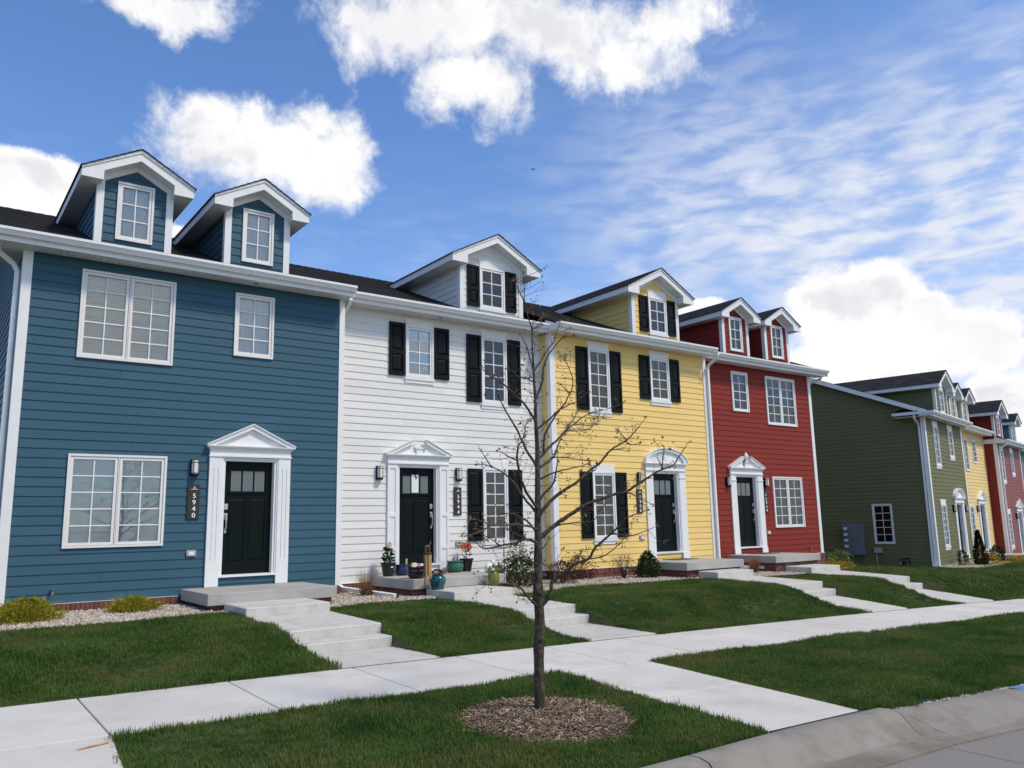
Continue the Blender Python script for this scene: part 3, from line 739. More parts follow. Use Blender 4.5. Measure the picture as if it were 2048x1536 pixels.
# small fittings that hang on the walls
def plaque(root, x0, x1, z0, z1, num, label):
    w = frame_of(root) @ Vector((x0, -.03, z0))
    t = empty('house_number_sign', w, root.rotation_euler.z, label=label, cat='sign', group='house number signs')
    W, H = x1-x0, z1-z0
    bevel(MB().box(0, W, -.012, .010, 0, H).build('sign_board', M['plaque'], t), .004)
    for i, ch in enumerate(num):
        key = ('digit', ch)
        if key not in CACHE:
            c = bpy.data.curves.new('digit', 'FONT'); c.body = ch; c.size = .118; c.align_x = 'CENTER'; c.extrude = .002; c.resolution_u = 5
            tmp = bpy.data.objects.new('digit', c); COL.objects.link(tmp)
            me = bpy.data.meshes.new_from_object(tmp.evaluated_get(bpy.context.evaluated_depsgraph_get()))
            bpy.data.objects.remove(tmp)
            vs_ = [v.co.copy() for v in me.vertices]; fs_ = [tuple(p.vertices) for p in me.polygons]
            mb = MB()
            for q_, dx_ in enumerate((-.0035, 0, .0035)): mb.add([(v.x+dx_, v.y, v.z+.0004*q_) for v in vs_], fs_)
            CACHE[key] = mb.mesh('digit', M['digit'])
        ob('digit', CACHE[key], t, (W/2+.012, -.0145, H-.245-i*.115), (math.pi/2, 0, 0))
    lg = MB(); zt = H-.095; c = W/2+.012
    lg.box(c-.062, c+.062, -.016, -.012, zt-.003, zt+.003)
    for ddx, ddz in ((-.017, .020), (.017, .020), (0, .044)):
        lg.prism([(c+ddx-.012, zt+ddz), (c+ddx, zt+ddz-.011), (c+ddx+.012, zt+ddz), (c+ddx, zt+ddz+.014)], -.016, -.012)
    lg.build('emblem', M['digit'], t)
    return t
def wall_lamp(root, xc, z0, label, z1=None):
    w = frame_of(root) @ Vector((xc, -.012, z0))
    t = empty('wall_lamp', w, root.rotation_euler.z, label=label, cat='lamp', group='wall lamps beside the front doors')
    H = .285; hw = .072
    if 'lamp' not in CACHE:
        bp = MB().box(-.068, .068, -.068, 0, .0, H+.004).mesh('back_plate', M['lampmetal'])
        arc = [(hw*.86*math.cos(a), -.068-.058*math.sin(a)) for a in [math.pi*k/10 for k in range(11)]]
        sh = MB(); sh.prism([(x, y) for x, y in arc], .03, H-.012, 'z')
        cg = MB()
        arc2 = [(hw*.94*math.cos(a), -.067-.064*math.sin(a)) for a in [math.pi*k/10 for k in range(11)]]
        for z in (.045, H-.05):
            for p, q in zip(arc2[:-1], arc2[1:]): cg.tube([(p[0], p[1], z), (q[0], q[1], z)], .0045, 4)
        for k in (0, 3, 7, 10): cg.tube([(arc2[k][0], arc2[k][1], .0), (arc2[k][0], arc2[k][1], H-.012)], .0045, 4)
        cg.prism([(x, y) for x, y in arc2], 0, .03, 'z')
        CACHE['lamp'] = (bp, sh.mesh('lamp_shade', M['lampglass'], False), cg.mesh('cage', M['lampmetal']))
    for n, me in zip(('back_plate', 'lamp_shade', 'cage'), CACHE['lamp']): ob(n, me, t)
    return t
def outlet(root, xc, z, label):
    w = frame_of(root) @ Vector((xc, -.012, z))
    t = empty('outlet_box', w, root.rotation_euler.z, label=label, cat='outlet', group='outdoor outlet boxes')
    bevel(MB().box(-.085, .085, -.045, 0, -.055, .055).build('cover', M['grey'], t), .018, 3)
    MB().box(-.045, .045, -.049, -.0451, -.028, .028).build('socket_plate', M['digit'], t)
def spigot(root, x, z, label):
    w = frame_of(root) @ Vector((x, -.015, z))
    t = empty('garden_tap', w, root.rotation_euler.z, label=label, cat='tap')
    MB().tube([(0, 0, 0), (0, -.05, 0), (0, -.085, -.012), (0, -.10, -.05)], [.016, .018, .016, .014], 8).build('spout', M['brass'], t)
    MB().tube([(0, -.045, .018), (0, -.045, .045)], .006, 6).tube([(0, -.045, .045), (0, -.045, .053)], .028, 10).build('handle', M['brass'], t)
M['glass2'] = M['glass'].copy(); M['glass2'].name = 'shaded_glass'; [setattr(n.inputs['IOR'], 'default_value', 1.3) for n in M['glass2'].node_tree.nodes if n.type == 'FRESNEL']
def screen_mat():
    m = bpy.data.materials.new('insect_mesh'); m.use_nodes = True; t = m.node_tree; b = t.nodes['Principled BSDF']; b.inputs['Base Color'].default_value = (.02, .022, .022, 1); b.inputs['Roughness'].default_value = .8
    b.inputs['Specular IOR Level'].default_value = .1; b.inputs['Alpha'].default_value = .6; return m
M['screen'] = screen_mat()
M['brass'] = mat('weathered_brass', (0.33, 0.25, 0.20), .45, .1, 20, metal=.7)
M['grey'] = mat('grey_plastic', (0.36, 0.37, 0.37), .5, .05, 8)
def door_glass():
    m = M['glass'].copy(); m.name = 'door_glass'
    for n in m.node_tree.nodes:
        if n.type == 'BSDF_GLOSSY': n.inputs['Roughness'].default_value = .12
        if n.type == 'MIX_SHADER':
            t = m.node_tree; df = t.nodes.new('ShaderNodeBsdfDiffuse'); df.inputs[0].default_value = (.095, .11, .11, 1)
            t.links.new(df.outputs[0], n.inputs[1])
    return m
M['dglass'] = door_glass()
# ------------------------------------------------------------------ ground, street, paths
PATHS = [  # x0, x1, porch front y, step1 y, platform back z / front z / front y, step2 z / y, walk z, end z
    dict(x0=4.18, x1=5.53, p0=3.92, p1=6.12, pf=13.45, wall=15.1, s1=.472, y1=12.4, pb=.33, pfz=.295, py=10.66, s2=.152, y2=10.32, wz=.01, n='blue'),
    dict(x0=8.08, x1=9.42, p0=7.74, p1=9.98, pf=13.75, wall=15.45, s1=.440, y1=12.75, pb=.295, pfz=.25, py=10.95, s2=.105, y2=10.6, wz=-.035, n='white'),
    dict(x0=15.5, x1=16.86, p0=15.12, p1=17.28, pf=13.45, wall=15.1, s1=.415, y1=12.85, pb=.265, pfz=.215, py=10.98, s2=.068, y2=10.66, wz=-.08, n='yellow'),
    dict(x0=19.42, x1=20.78, p0=19.02, p1=21.12, pf=13.75, wall=15.45, s1=.345, y1=12.95, pb=.20, pfz=.115, py=11.02, s2=-.035, y2=10.7, wz=-.18, n='red'),
]
CONN = [((-.15, 1.46), (-.35, 1.15)), ((6.12, 7.57), (5.95, 7.30))]
def in_path(x, y, m=0.0):
    for p in PATHS:
        if p['x0']-m < x < p['x1']+m and SW_IN-.05 < y < p['pf']+.2: return True
        if p['p0']-m < x < p['p1']+m and y > p['pf']-m: return True
    return False
def in_conn(x, y, m=0.0):
    c = yc(x); t = (SW_OUT-y)/(SW_OUT-c)
    for (a, b) in CONN:
        l = a[0]+(b[0]-a[0])*t; r = a[1]+(b[1]-a[1])*t
        if l-m < x < r+m and y < SW_OUT+.02: return True
    return False
F2A = rad(12); F2O = Vector((31.87, 15.73, 0))
def facade2_y(x): return F2O.y+math.tan(F2A)*(x-F2O.x)
xs = sorted(set([-80, -50, -30, -18, -10, -7]+[round(-5+.25*i, 3) for i in range(150)]+[33+1.0*i for i in range(30)]+[66, 75, 90, 120, 170, 260]
              +[round(e+d, 3) for p in PATHS for e, d in ((p['x0'], .02), (p['x0'], -.01), (p['x1'], -.02), (p['x1'], .01))]))
ys = sorted(set([3.0]+[round(3.4+.2*i, 3) for i in range(0, 28)]+[SW_IN]+[round(9.05+.12*i, 3) for i in range(1, 24)]+[round(11.9+.35*i, 3) for i in range(0, 14)]+[18, 20, 24, 30, 45, 80, 150, 300]))
gv = []; gf = []
for y in ys:
    for x in xs:
        yy = max(y, yc(x)+.01)
        z = ground_z(x, yy)
        if any(p['x0'] < x < p['x1'] and SW_IN < yy < p['pf']+.3 for p in PATHS): z -= .30
        gv.append((x, yy, z))
nx = len(xs)
for j in range(len(ys)-1):
    for i in range(nx-1): gf.append((j*nx+i, j*nx+i+1, (j+1)*nx+i+1, (j+1)*nx+i))
me = bpy.data.meshes.new('ground'); me.from_pydata(gv, [], gf); me.materials.append(M['soil']); me.polygons.foreach_set('use_smooth', [True]*len(gf))
tag(ob('ground', me), 'lawn covered ground sloping gently down the street', None, None, 'structure')
# far side of the street, behind the camera
tag(MB().add([(-200, -9, -.35), (260, -9, -7.5), (260, -300, -7.5), (-200, -300, -.35)], [(3, 2, 1, 0)]).build('ground', M['soil']), kind='structure')

road = empty('road', (0, 0, 0), label='pale concrete street at the lower right corner', kind='structure')
def rz_(x, y): return zc(x)-.155-.012*min(4, max(0, yc(x)-.75-y))
rx = [-60, -20, -6, -1.6, 2.8, 7.35, 11.8, 16.2, 21, 30, 45, 80, 150]
for i in range(len(rx)-1):
    a, b = rx[i]+.006, rx[i+1]-.006
    for (f0, f1) in ((-.70, -4.4), (-4.412, -13)):
        pts = []
        n = max(1, int((b-a)/1.2)) if b-a < 20 else 8
        mb = MB()
        for k in range(n+1):
            x = a+(b-a)*k/n
            ya, yb_ = yc(x)+f0, yc(x)+f1
            pts.append((x, ya, rz_(x, ya))); pts.append((x, yb_, rz_(x, yb_)))
        mb.add(pts, [(2*k, 2*k+1, 2*k+3, 2*k+2) for k in range(n)])
        mb.add([(p[0], p[1], p[2]-.12) for p in pts], [(2*k+2, 2*k+3, 2*k+1, 2*k) for k in range(n)])
        N2 = len(pts)
        mb.add([pts[0], pts[1], (pts[1][0], pts[1][1], pts[1][2]-.12), (pts[0][0], pts[0][1], pts[0][2]-.12)], [(0, 1, 2, 3)])
        mb.add([pts[-2], pts[-1], (pts[-1][0], pts[-1][1], pts[-1][2]-.12), (pts[-2][0], pts[-2][1], pts[-2][2]-.12)], [(3, 2, 1, 0)])
        mb.build('road_slab', M['road'], road)
mb = MB()
for k in range(60):
    x = -10+k; x2 = x+1
    mb.add([(x, yc(x)-.62, rz_(x, 3)-.03), (x, -14, rz_(x, -14)-.06), (x2, -14, rz_(x2, -14)-.06), (x2, yc(x2)-.62, rz_(x2, 3)-.03)], [(0, 1, 2, 3)])
mb.build('joint_sealant', M['tar'], road)

curb = empty('curb', (0, 0, 0), label='weathered concrete curb with a rolled gutter along the street', kind='structure')
PROF_L = [(.0, .010), (-.05, .040), (-.15, .046), (-.24, .026), (-.31, -.040), (-.38, -.110), (-.44, -.138), (-.72, -.150)]
PROF_R = [(.0, -.012), (-.08, -.016), (-.2, -.03), (-.3, -.06), (-.42, -.10), (-.5, -.125), (-.6, -.140), (-.72, -.150)]
M['pan'] = mat('gutter_pan_concrete', (0.225, 0.198, 0.165), 0.9, 0.16, 1.6, bump=0.35, bs=80, blot=(1.8, 0.95, (0.145, 0.118, 0.088)), bdist=0.005)
def curb_piece(a, b, pa, pb, n=6):
    mb = MB(); m = len(PROF_L); vs = []
    for k in range(n+1):
        x = a+(b-a)*k/n; t = k/n
        for j in range(m):
            dy = pa[j][0]*(1-t)+pb[j][0]*t; dz = pa[j][1]*(1-t)+pb[j][1]*t
            vs.append((x, yc(x)+dy, zc(x)+dz+.012))
        vs.append((x, yc(x)-.72, zc(x)-.4)); vs.append((x, yc(x), zc(x)-.4))
    q = m+2
    fs = [(k*q+j, k*q+j+1, (k+1)*q+j+1, (k+1)*q+j) for k in range(n) for j in range(q-1)]
    fs += [tuple(range(q-1, -1, -1)), tuple(range(n*q, n*q+q))]
    mb.add(vs, fs)
    mb.m = [1 if (i < n*(q-1) and i % (q-1) >= m-2) else 0 for i in range(len(fs))]
    o = mb.build('curb_section', [M['curb'], M['pan']], curb, smooth=True)
    m_ = o.modifiers.new('split', 'EDGE_SPLIT'); m_.split_angle = rad(40)
for a, b in ((-20, -8), (-8, -1.6), (-1.6, 1.6), (1.6, 4.78), (4.79, 7.46)): curb_piece(a+.004, b-.004, PROF_L, PROF_L)
curb_piece(7.464, 7.66, PROF_L, PROF_R, 8)
for a, b in ((7.664, 10.9), (10.9, 14), (14, 20), (20, 30), (30, 50), (50, 90)): curb_piece(a+.004, b-.004, PROF_R, PROF_R, 10)
MB().add([(9.72, yc(9.72)-.02, zc(9.72)+.016), (9.95, yc(9.95)-.03, zc(9.95)+.015), (10.25, yc(10.25)-.33, zc(10.25)-.052), (10.08, yc(10.08)-.36, zc(10.08)-.064)], [(3, 2, 1, 0)]).build('paint_mark', mat('blue_marking_paint', (.07, .20, .38), .7, .2, 30), curb)

walkw = empty('sidewalk', (0, 0, 0), label='pale concrete sidewalk running past all the front lawns', kind='structure')
def slab(quad, th, name, m, parent, gap=.004, bev=.006):
    """quad: four top corners, counter-clockwise from the left front"""
    o = MB().hexa([(p[0], p[1], p[2]-th) for p in quad]+list(quad)).build(name, m, parent)
    return bevel(o, bev, 1)
k = -5
while 1.455+1.432*k < 75:
    a, b = 1.455+1.432*k+.006, 1.455+1.432*(k+1)-.006
    slab([(a, SW_OUT, sw(a)-.048+.025), (b, SW_OUT, sw(b)-.048+.025), (b, SW_IN, sw(b)+.012), (a, SW_IN, sw(a)+.012)], .12, 'sidewalk_slab', M['walk'], walkw)
    k += 1
for (a, b) in CONN:
    ym = 5.93
    for (t0, t1) in ((0.004, .50), (.504, .980)):
        def pt(i, t):
            x = a[i]+(b[i]-a[i])*t; y = SW_OUT-.006-(SW_OUT-.006-yc(x))*t
            zz = (sw(x)-.023)*(1-t)+(zc(x)+.03)*t
            return (x, y, zz)
        slab([pt(0, t1), pt(1, t1), pt(1, t0), pt(0, t0)], .12, 'sidewalk_slab', M['walk'], walkw)
    MB().hexa([(b[0]+.0, yc(b[0])+.004, zc(b[0])-.1), (b[1], yc(b[1])+.004, zc(b[1])-.1), (b[1], yc(b[1])+.034, zc(b[1])-.1), (b[0], yc(b[0])+.034, zc(b[0])-.1),
               (b[0]+.0, yc(b[0])+.004, zc(b[0])+.031), (b[1], yc(b[1])+.004, zc(b[1])+.031), (b[1], yc(b[1])+.040, zc(b[1])+.033), (b[0], yc(b[0])+.040, zc(b[0])+.033)]).build('joint_sealant', M['tar'], walkw)
om = mat('orange_marking_paint', (.62, .30, .08), .8, .35, 14)
def swz(x, y): return sw(x)-.023+(y-SW_OUT)/(SW_IN-SW_OUT)*.035+.004
MB().add([(1.17, 7.10, swz(1.17, 7.45)-.006), (1.40, 7.18, swz(1.40, 7.45)-.004), (1.40, 7.23, swz(1.4, 7.45)-.003), (1.17, 7.14, swz(1.17, 7.45)-.005)], [(0, 1, 2, 3)]).build('paint_mark', om, walkw)

PORCH_LABEL = {'blue': 'bare concrete porch slab under the blue house door', 'white': 'concrete porch slab crowded with pots under the white house door',
               'yellow': 'concrete porch slab beside the boxwood under the yellow house door', 'red': 'concrete porch slab with a dark mat under the red house door'}
WALK_LABEL = {'blue': 'concrete steps and walk leading to the blue house', 'white': 'concrete steps and walk leading to the white house',
              'yellow': 'concrete steps and walk leading to the yellow house', 'red': 'concrete steps and walk leading to the red house'}
for p in PATHS:
    t = empty('porch', ((p['p0']+p['p1'])/2, p['wall'], .3), label=PORCH_LABEL[p['n']], cat='porch', group='concrete porches')
    cx = (p['p0']+p['p1'])/2; w = (p['p1']-p['p0'])/2; dp = p['pf']-p['wall']
    bevel(MB().box(-w, w, dp, -.067, .145, .333).build('porch_slab', M['porch'], t), .012, 2)
    bb = MB(); bb.box(-w+.085, w-.085, dp+.085, -.08, -.35, .143); bb.build('mortar', M['mortar'], t)
    br = MB()
    for j in range(6):
        z1 = .139-j*.070; x = -w+.075-(.1 if j % 2 else 0)
        while x < w-.08:
            a_, b_ = max(x+.004, -w+.075), min(x+.2, w-.075)
            if b_-a_ > .03: br.box(a_, b_, dp+.075, dp+.12, z1-.062, z1)
            x += .208
        y = dp+.08
        while y < -.25:
            br.box(-w+.075, -w+.12, y+.045, y+.24, z1-.062, z1); br.box(w-.12, w-.075, y+.045, y+.24, z1-.062, z1); y += .208
    br.build('brick_base', M['brick'], t, kind='stuff')
    r = empty('front_walk', (cx, SW_IN, 0), label=WALK_LABEL[p['n']], kind='structure')
    def hx(x0, x1, ya, za, yb_, zb_, nm, th=.4):
        o = slab([(x0-cx, ya-SW_IN, za), (x1-cx, ya-SW_IN, za), (x1-cx, yb_-SW_IN, zb_), (x0-cx, yb_-SW_IN, zb_)], th, nm, M['conc'], r, bev=.012)
        return o
    x0, x1 = p['x0'], p['x1']
    hx(x0, x1, p['y1'], p['s1'], p['pf']-.003, p['s1']+.004, 'entry_step')
    hx(x0-.006, x1+.006, p['py'], p['pfz'], p['y1']-.003, p['pb'], 'landing')
    hx(x0, x1, p['y2'], p['s2'], p['py']-.003, p['s2']+.004, 'lower_step')
    hx(x0-.004, x1+.004, SW_IN+.008, sw((x0+x1)/2)+.014, p['y2']-.003, p['wz'], 'walk_slab', .15)
# second building's porches and steps
def w2(u, v, z=0): return Vector((F2O.x+u*math.cos(F2A)-v*math.sin(F2A), F2O.y+u*math.sin(F2A)+v*math.cos(F2A), z))

# ------------------------------------------------------------------ the houses
def house(name, x, y, zoff, rz, label):
    return empty(name, (x, y, zoff), rz, label=label, cat='house', group='townhouses along the street')
def corner_board(root, x0, x1, z0=.53, z1=6.29, side=None, y=0.0):
    mb = MB(); mb.box(x0, x1, y-.034, y+.01, z0, z1)
    if side == 'L': mb.box(x0-.026, x0, y-.034, y+.10, z0, z1)
    if side == 'R': mb.box(x1, x1+.026, y-.034, y+.10, z0, z1)
    mb.build('corner_board', M['trim'], root)

# 1. blue
X = 1.19; r = house('blue_house', X, 15.1, 0, 0, 'deep blue clapboard townhouse at the left end of the row'); W = 5.71
f = lambda v: v-X
op = [window(r, f(2.05), f(3.59), 4.56, 6.11, 2, 5, 2, 'blind'), window(r, f(2.04), f(3.59), 1.385, 2.93, 2, 5, 2, 'blind'), window(r, f(4.67), f(5.43), 4.87, 6.10, 1, 4, 2, 'curtain')]
op.append(front_door(r, f(4.62), f(5.53), .835, 'flute', 'L'))
siding(r, .11, W-.08, Z_SID, Z_TOP, op, M['blue'])
corner_board(r, 0, .12, side='L'); corner_board(r, W-.09, W, side='R')
bricks(r, 0, f(3.9), .33, True); bricks(r, f(6.14), W, .33, True)
core(r, W); side_wall(r, M['blue'], x=-.0)
eave(r, -.42, W+.06); soffit_light(r, f(5.0)); roof(r, -.46, W); rake_board(r, -.47)
MB().box(-.42, -.03, .025, 1.0, 6.286, 6.30).build('eave_return', M['soffit'], r)
MB().prism([(-.545, 6.355), (1.0, 6.355), (1.0, 6.475), (-.545, 6.475)], -.44, -.43, 'x').build('return_fascia', M['gutter'], r)
for c in (2.85, 5.11): dormer(r, f(c), False, M['blue'], (f(c)-.31, f(c)+.31, 6.79, 7.885, 'curtain'))
downspout(r, [(-.40, -.2, 6.36), (-.40, -.15, 6.28), (-.36, .0, 6.19), (-.14, .10, 6.05), (-.075, .11, 5.93), (-.075, .11, 5.8), (-.075, .11, .5), (-.075, .05, .40), (-.12, -.5, .36)])
BLUE = r
# 2. white
X = 6.91; r = house('white_house', X, 15.45, 0, 0, 'white clapboard townhouse with black shutters beside the blue one'); W = 5.49
g = lambda v: v-X
op = [window(r, g(8.55), g(9.26), 4.88, 6.05, 1, 4, 2, 'blind', fm='trim'), window(r, g(10.58), g(11.31), 4.44, 6.05, 1, 5, 2, 'curtain', fm='trim'), window(r, g(10.58), g(11.28), 1.235, 2.91, 1, 6, 2, 'half', fm='trim')]
for a, b, c, d in ((8.14, 8.52, 4.89, 6.08), (9.29, 9.67, 4.89, 6.08), (10.16, 10.55, 4.45, 6.05), (11.34, 11.72, 4.45, 6.05), (10.16, 10.55, 1.27, 2.90), (11.31, 11.70, 1.27, 2.90)): shutter(r, g(a), g(b), c, d)
for a, b, c, d in ((8.57, 9.24, 6.053, 6.22), (10.60, 11.29, 6.053, 6.22), (10.60, 11.26, 2.913, 3.08)): header(r, g(a), g(b), c, d)
for a, b, c, d in ((8.54, 9.27, 4.75, 4.877), (10.57, 11.32, 4.31, 4.437), (10.57, 11.29, 1.11, 1.232)): sill(r, g(a), g(b), c, d)
op.append(front_door(r, g(8.42), g(9.33), .835, 'panel', 'R'))
siding(r, .0, W, Z_SID, Z_TOP, op, M['white'])
bricks(r, .0, g(7.72), .33, True); bricks(r, g(10.0), W, .33, False)
core(r, W); eave(r, -.02, W-.02); soffit_light(r, g(9.35)); roof(r, 0, W)
dormer(r, g(11.03), True, M['white'], (g(10.66), g(11.40), 6.79, 7.825, 'curtain', 'trim'))
for a, b in ((10.30, 10.63), (11.43, 11.75)): shutter(r, g(a), g(b), 6.80, 7.82, .15)
header(r, g(10.68), g(11.38), 7.828, 8.0, .15); sill(r, g(10.65), g(11.41), 6.66, 6.787, .15)
downspout(r, [(.09, -.46, 6.36), (.09, -.46, 6.28), (.09, -.42, 6.22), (.09, -.14, 6.06), (.09, -.075, 5.98), (.09, -.075, 5.85), (.09, -.075, .58), (.10, -.09, .50), (.14, -.22, .44), (.52, -1.68, .36)])
MB().tube([(.535, -1.74, .358), (.537, -1.746, .358)], .0455, 4, sq=True).build('downspout_mouth', M['tar'], r)
WHITE = r
# 3. yellow
X = 12.40; r = house('yellow_house', X, 15.1, 0, 0, 'butter yellow clapboard townhouse with black shutters and an arched door head'); W = 5.77
h = lambda v: v-X
op = [window(r, h(13.64), h(14.37), 4.44, 6.05, 1, 5, 2, 'curtain', fm='trim'), window(r, h(15.89), h(16.64), 4.86, 6.05, 1, 4, 2, 'curtain', fm='trim'), window(r, h(13.65), h(14.41), 1.225, 2.885, 1, 6, 2, 'drape', fm='trim')]
for a, b, c, d in ((13.23, 13.61, 4.43, 6.05), (14.40, 14.78, 4.43, 6.05), (15.48, 15.86, 4.87, 6.07), (16.67, 17.04, 4.87, 6.07), (13.25, 13.63, 1.25, 2.88), (14.43, 14.81, 1.25, 2.88)): shutter(r, h(a), h(b), c, d)
for a, b, c, d in ((13.66, 14.35, 6.053, 6.24), (15.91, 16.62, 6.053, 6.24), (13.67, 14.39, 2.888, 3.07)): header(r, h(a), h(b), c, d)
for a, b, c, d in ((13.63, 14.38, 4.305, 4.437), (15.88, 16.65, 4.73, 4.857), (13.64, 14.42, 1.095, 1.222)): sill(r, h(a), h(b), c, d)
op.append(front_door(r, h(15.83), h(16.74), .835, 'arch', 'R'))
siding(r, .12, W-.08, Z_SID, Z_TOP, op, M['yellow'])
siding(r, -.36, -.09, Z_SID, Z_TOP, [], M['yellow'], (0, 0, 0), -math.pi/2)
corner_board(r, 0, .13, side='L'); corner_board(r, W-.10, W, side='R')
bricks(r, 0, h(15.1), .33, False); bricks(r, h(17.3), W, .33, False)
core(r, W); eave(r, -.10, W+.02); roof(r, -.09, W)
MB().box(-.088, -.03, .025, .36, 6.286, 6.50).build('eave_return', M['trim'], r)
dormer(r, h(16.39), True, M['yellow'], (h(16.11), h(16.83), 6.79, 7.825, 'curtain', 'trim'))
for a, b in ((15.75, 16.08), (16.86, 17.18)): shutter(r, h(a), h(b), 6.80, 7.82, .15)
header(r, h(16.13), h(16.81), 7.828, 8.03, .15); sill(r, h(16.10), h(16.84), 6.66, 6.787, .15)
YELLOW = r
# 4. red
X = 18.17; r = house('red_house', X, 15.45, 0, 0, 'brick red clapboard townhouse with two narrow dormers'); W = 5.69
q = lambda v: v-X
op = [window(r, q(19.77), q(20.55), 4.87, 6.10, 1, 4, 2, 'curtain', fm='trim'), window(r, q(21.44), q(22.98), 4.55, 6.10, 2, 5, 2, 'open', fm='trim'), window(r, q(21.45), q(22.98), 1.36, 2.92, 2, 5, 2, 'drape', fm='trim')]
op.append(front_door(r, q(19.72), q(20.63), .835, 'broken', 'R'))
siding(r, .0, W-.10, Z_SID, Z_TOP, op, M['red'])
corner_board(r, W-.12, W, side='R')
bricks(r, 0, q(19.0), .33, False); bricks(r, q(21.14), W+.05, .33, False)
core(r, W); eave(r, -.02, W+.42); roof(r, 0, W+.42); rake_board(r, W+.42, False)
for c in (20.335, 22.445): dormer(r, q(c), False, M['red'], (q(c)-.31, q(c)+.31, 6.79, 7.885, 'curtain', 'trim'))
siding(r, 0, 9.8, Z_SID, Z_TOP, [], M['red'], (W, 0, 0), math.pi/2, name='siding_board')
downspout(r, [(.05, -.83, 6.36), (.05, -.83, 6.28), (.06, -.78, 6.2), (.05, -.50, 6.05), (.05, -.43, 5.95), (.05, -.43, 5.8), (.05, -.43, .50), (.05, -.47, .42), (.10, -.60, .34), (1.7, -1.8, .30)])
downspout(r, [(W+.32, -.3, 6.36), (W+.32, -.25, 6.22), (W+.2, .02, 6.12), (W+.075, .1, 6.05), (W+.075, .1, 5.9), (W+.075, .1, .5)])
RED = r

# second terrace, set back and turned with the street, lower down the slope
def w2root(name, u, v, zoff, label):
    p = w2(u, v, 0); return house(name, p.x, p.y, zoff, F2A, label)
r = w2root('green_house', 0, 0, -.82, 'olive green clapboard townhouse starting the second terrace'); W = 5.7
op = [window(r, 1.10, 1.84, 4.44, 6.05, 1, 5, 2, 'blind', fm='trim'), window(r, 3.37, 4.12, 4.87, 6.05, 1, 4, 2, 'blind', fm='trim'), window(r, 1.10, 1.87, 1.23, 2.89, 1, 6, 2, 'drape', fm='trim')]
for a, b, c, d in ((1.12, 1.82, 6.053, 6.24), (3.39, 4.10, 6.053, 6.24), (1.12, 1.85, 2.893, 3.08)): header(r, a, b, c, d)
for a, b, c, d in ((1.09, 1.85, 4.305, 4.437), (3.36, 4.13, 4.735, 4.867), (1.09, 1.88, 1.09, 1.227)): sill(r, a, b, c, d)
op.append(front_door(r, 3.52, 4.43, .835, 'arch', 'R'))
siding(r, .13, W-.06, Z_SID, Z_TOP, op, M['green'])
window(r, 0, .77, 1.37, 2.95, 1, 5, 2, 'screen', rz=-math.pi/2, loc=(0, 2.25, 1.37))
side_wall(r, M['green'], [(-2.23, -1.50, 1.39, 2.93)])
mb = MB(); mb.box(0, .15, -.034, .01, .53, 6.29); mb.box(-.026, 0, -.034, .12, .53, 6.29); mb.build('corner_board', M['trim'], r)
corner_board(r, W-.09, W, side='R')
bricks(r, 0, W, .36, False); core(r, W, left=1.3); eave(r, -.50, W+.04); roof(r, -.32, W); rake_board(r, -.33)
# pent return of the eave round the corner
MB().box(-.50, -.03, .025, .95, 6.286, 6.30).build('eave_return', M['soffit'], r)
MB().prism([(-.545, 6.36), (1.0, 6.36), (1.0, 6.47), (-.545, 6.47)], -.53, -.50, 'x').build('return_gutter', M['gutter'], r)
MB().add([(-.50, -.54, 6.47), (0, -.42, 6.47), (0, 0, 6.66), (-.50, 1.0, 6.47), (0, .85, 6.66)], [(0, 1, 2), (0, 2, 4, 3)]).build('return_roof', M['roof'], r)
dormer(r, 3.65, True, M['green'], (3.29, 4.01, 6.79, 7.825, 'curtain', 'trim'))
header(r, 3.31, 3.99, 7.828, 8.03, .15); sill(r, 3.28, 4.02, 6.66, 6.787, .15)
downspout(r, [(-.46, .20, 6.36), (-.46, .20, 6.22), (-.40, .19, 6.15), (-.12, .17, 6.02), (-.075, .17, 5.92), (-.075, .17, 5.8), (-.075, .17, .62), (-.10, .14, .54), (-.25, .0, .50)])
GREEN = r
r = w2root('pale_yellow_house', 5.72, .25, -.82, 'pale yellow clapboard townhouse between the olive and the rose red one'); W = 5.66
op = [window(r, 1.35, 2.10, 4.44, 5.95, 1, 5, 2, 'blind', fm='trim'), window(r, 3.05, 3.78, 4.86, 5.98, 1, 4, 2, 'drape', fm='trim'), window(r, 1.20, 1.95, 1.45, 2.86, 1, 5, 2, 'drape', fm='trim')]
op.append(front_door(r, 3.20, 4.11, .835, 'closed', 'R'))
siding(r, 0, W, Z_SID, Z_TOP, op, M['yellow2']); bricks(r, 0, W, .36, False); core(r, W); eave(r, -.02, W-.02); roof(r, 0, W)
for c in (.95, 3.15): dormer(r, c, False, M['yellow2'], (c-.31, c+.31, 6.79, 7.885, 'curtain', 'trim'))
downspout(r, [(.12, -.46, 6.36), (.12, -.44, 6.24), (.12, -.14, 6.06), (.12, -.075, 5.98), (.12, -.075, .5)])
PALE = r
MB().prism([(0, 6.1), (9.8, 6.1), (9.8, 6.4), (4.9, roof_z(4.9)-.06), (0, 6.58)], W-.02, W-.005, 'x').build('gable_wall', M['yellow2'], r)
r = w2root('rose_red_house', 11.4, -.28, -1.20, 'rose red clapboard townhouse with white downspout far down the street'); W = 5.7
op = [window(r, .56, 1.31, 4.44, 6.05, 1, 5, 2, 'blind', fm='trim'), window(r, 3.0, 3.75, 4.87, 6.05, 1, 4, 2, 'blind', fm='trim'), window(r, .60, 1.36, 1.23, 2.89, 1, 6, 2, 'drape', fm='trim')]
for a, b, c, d in ((.58, 1.29, 6.053, 6.24), (3.02, 3.73, 6.053, 6.24), (.62, 1.34, 2.893, 3.08)): header(r, a, b, c, d)
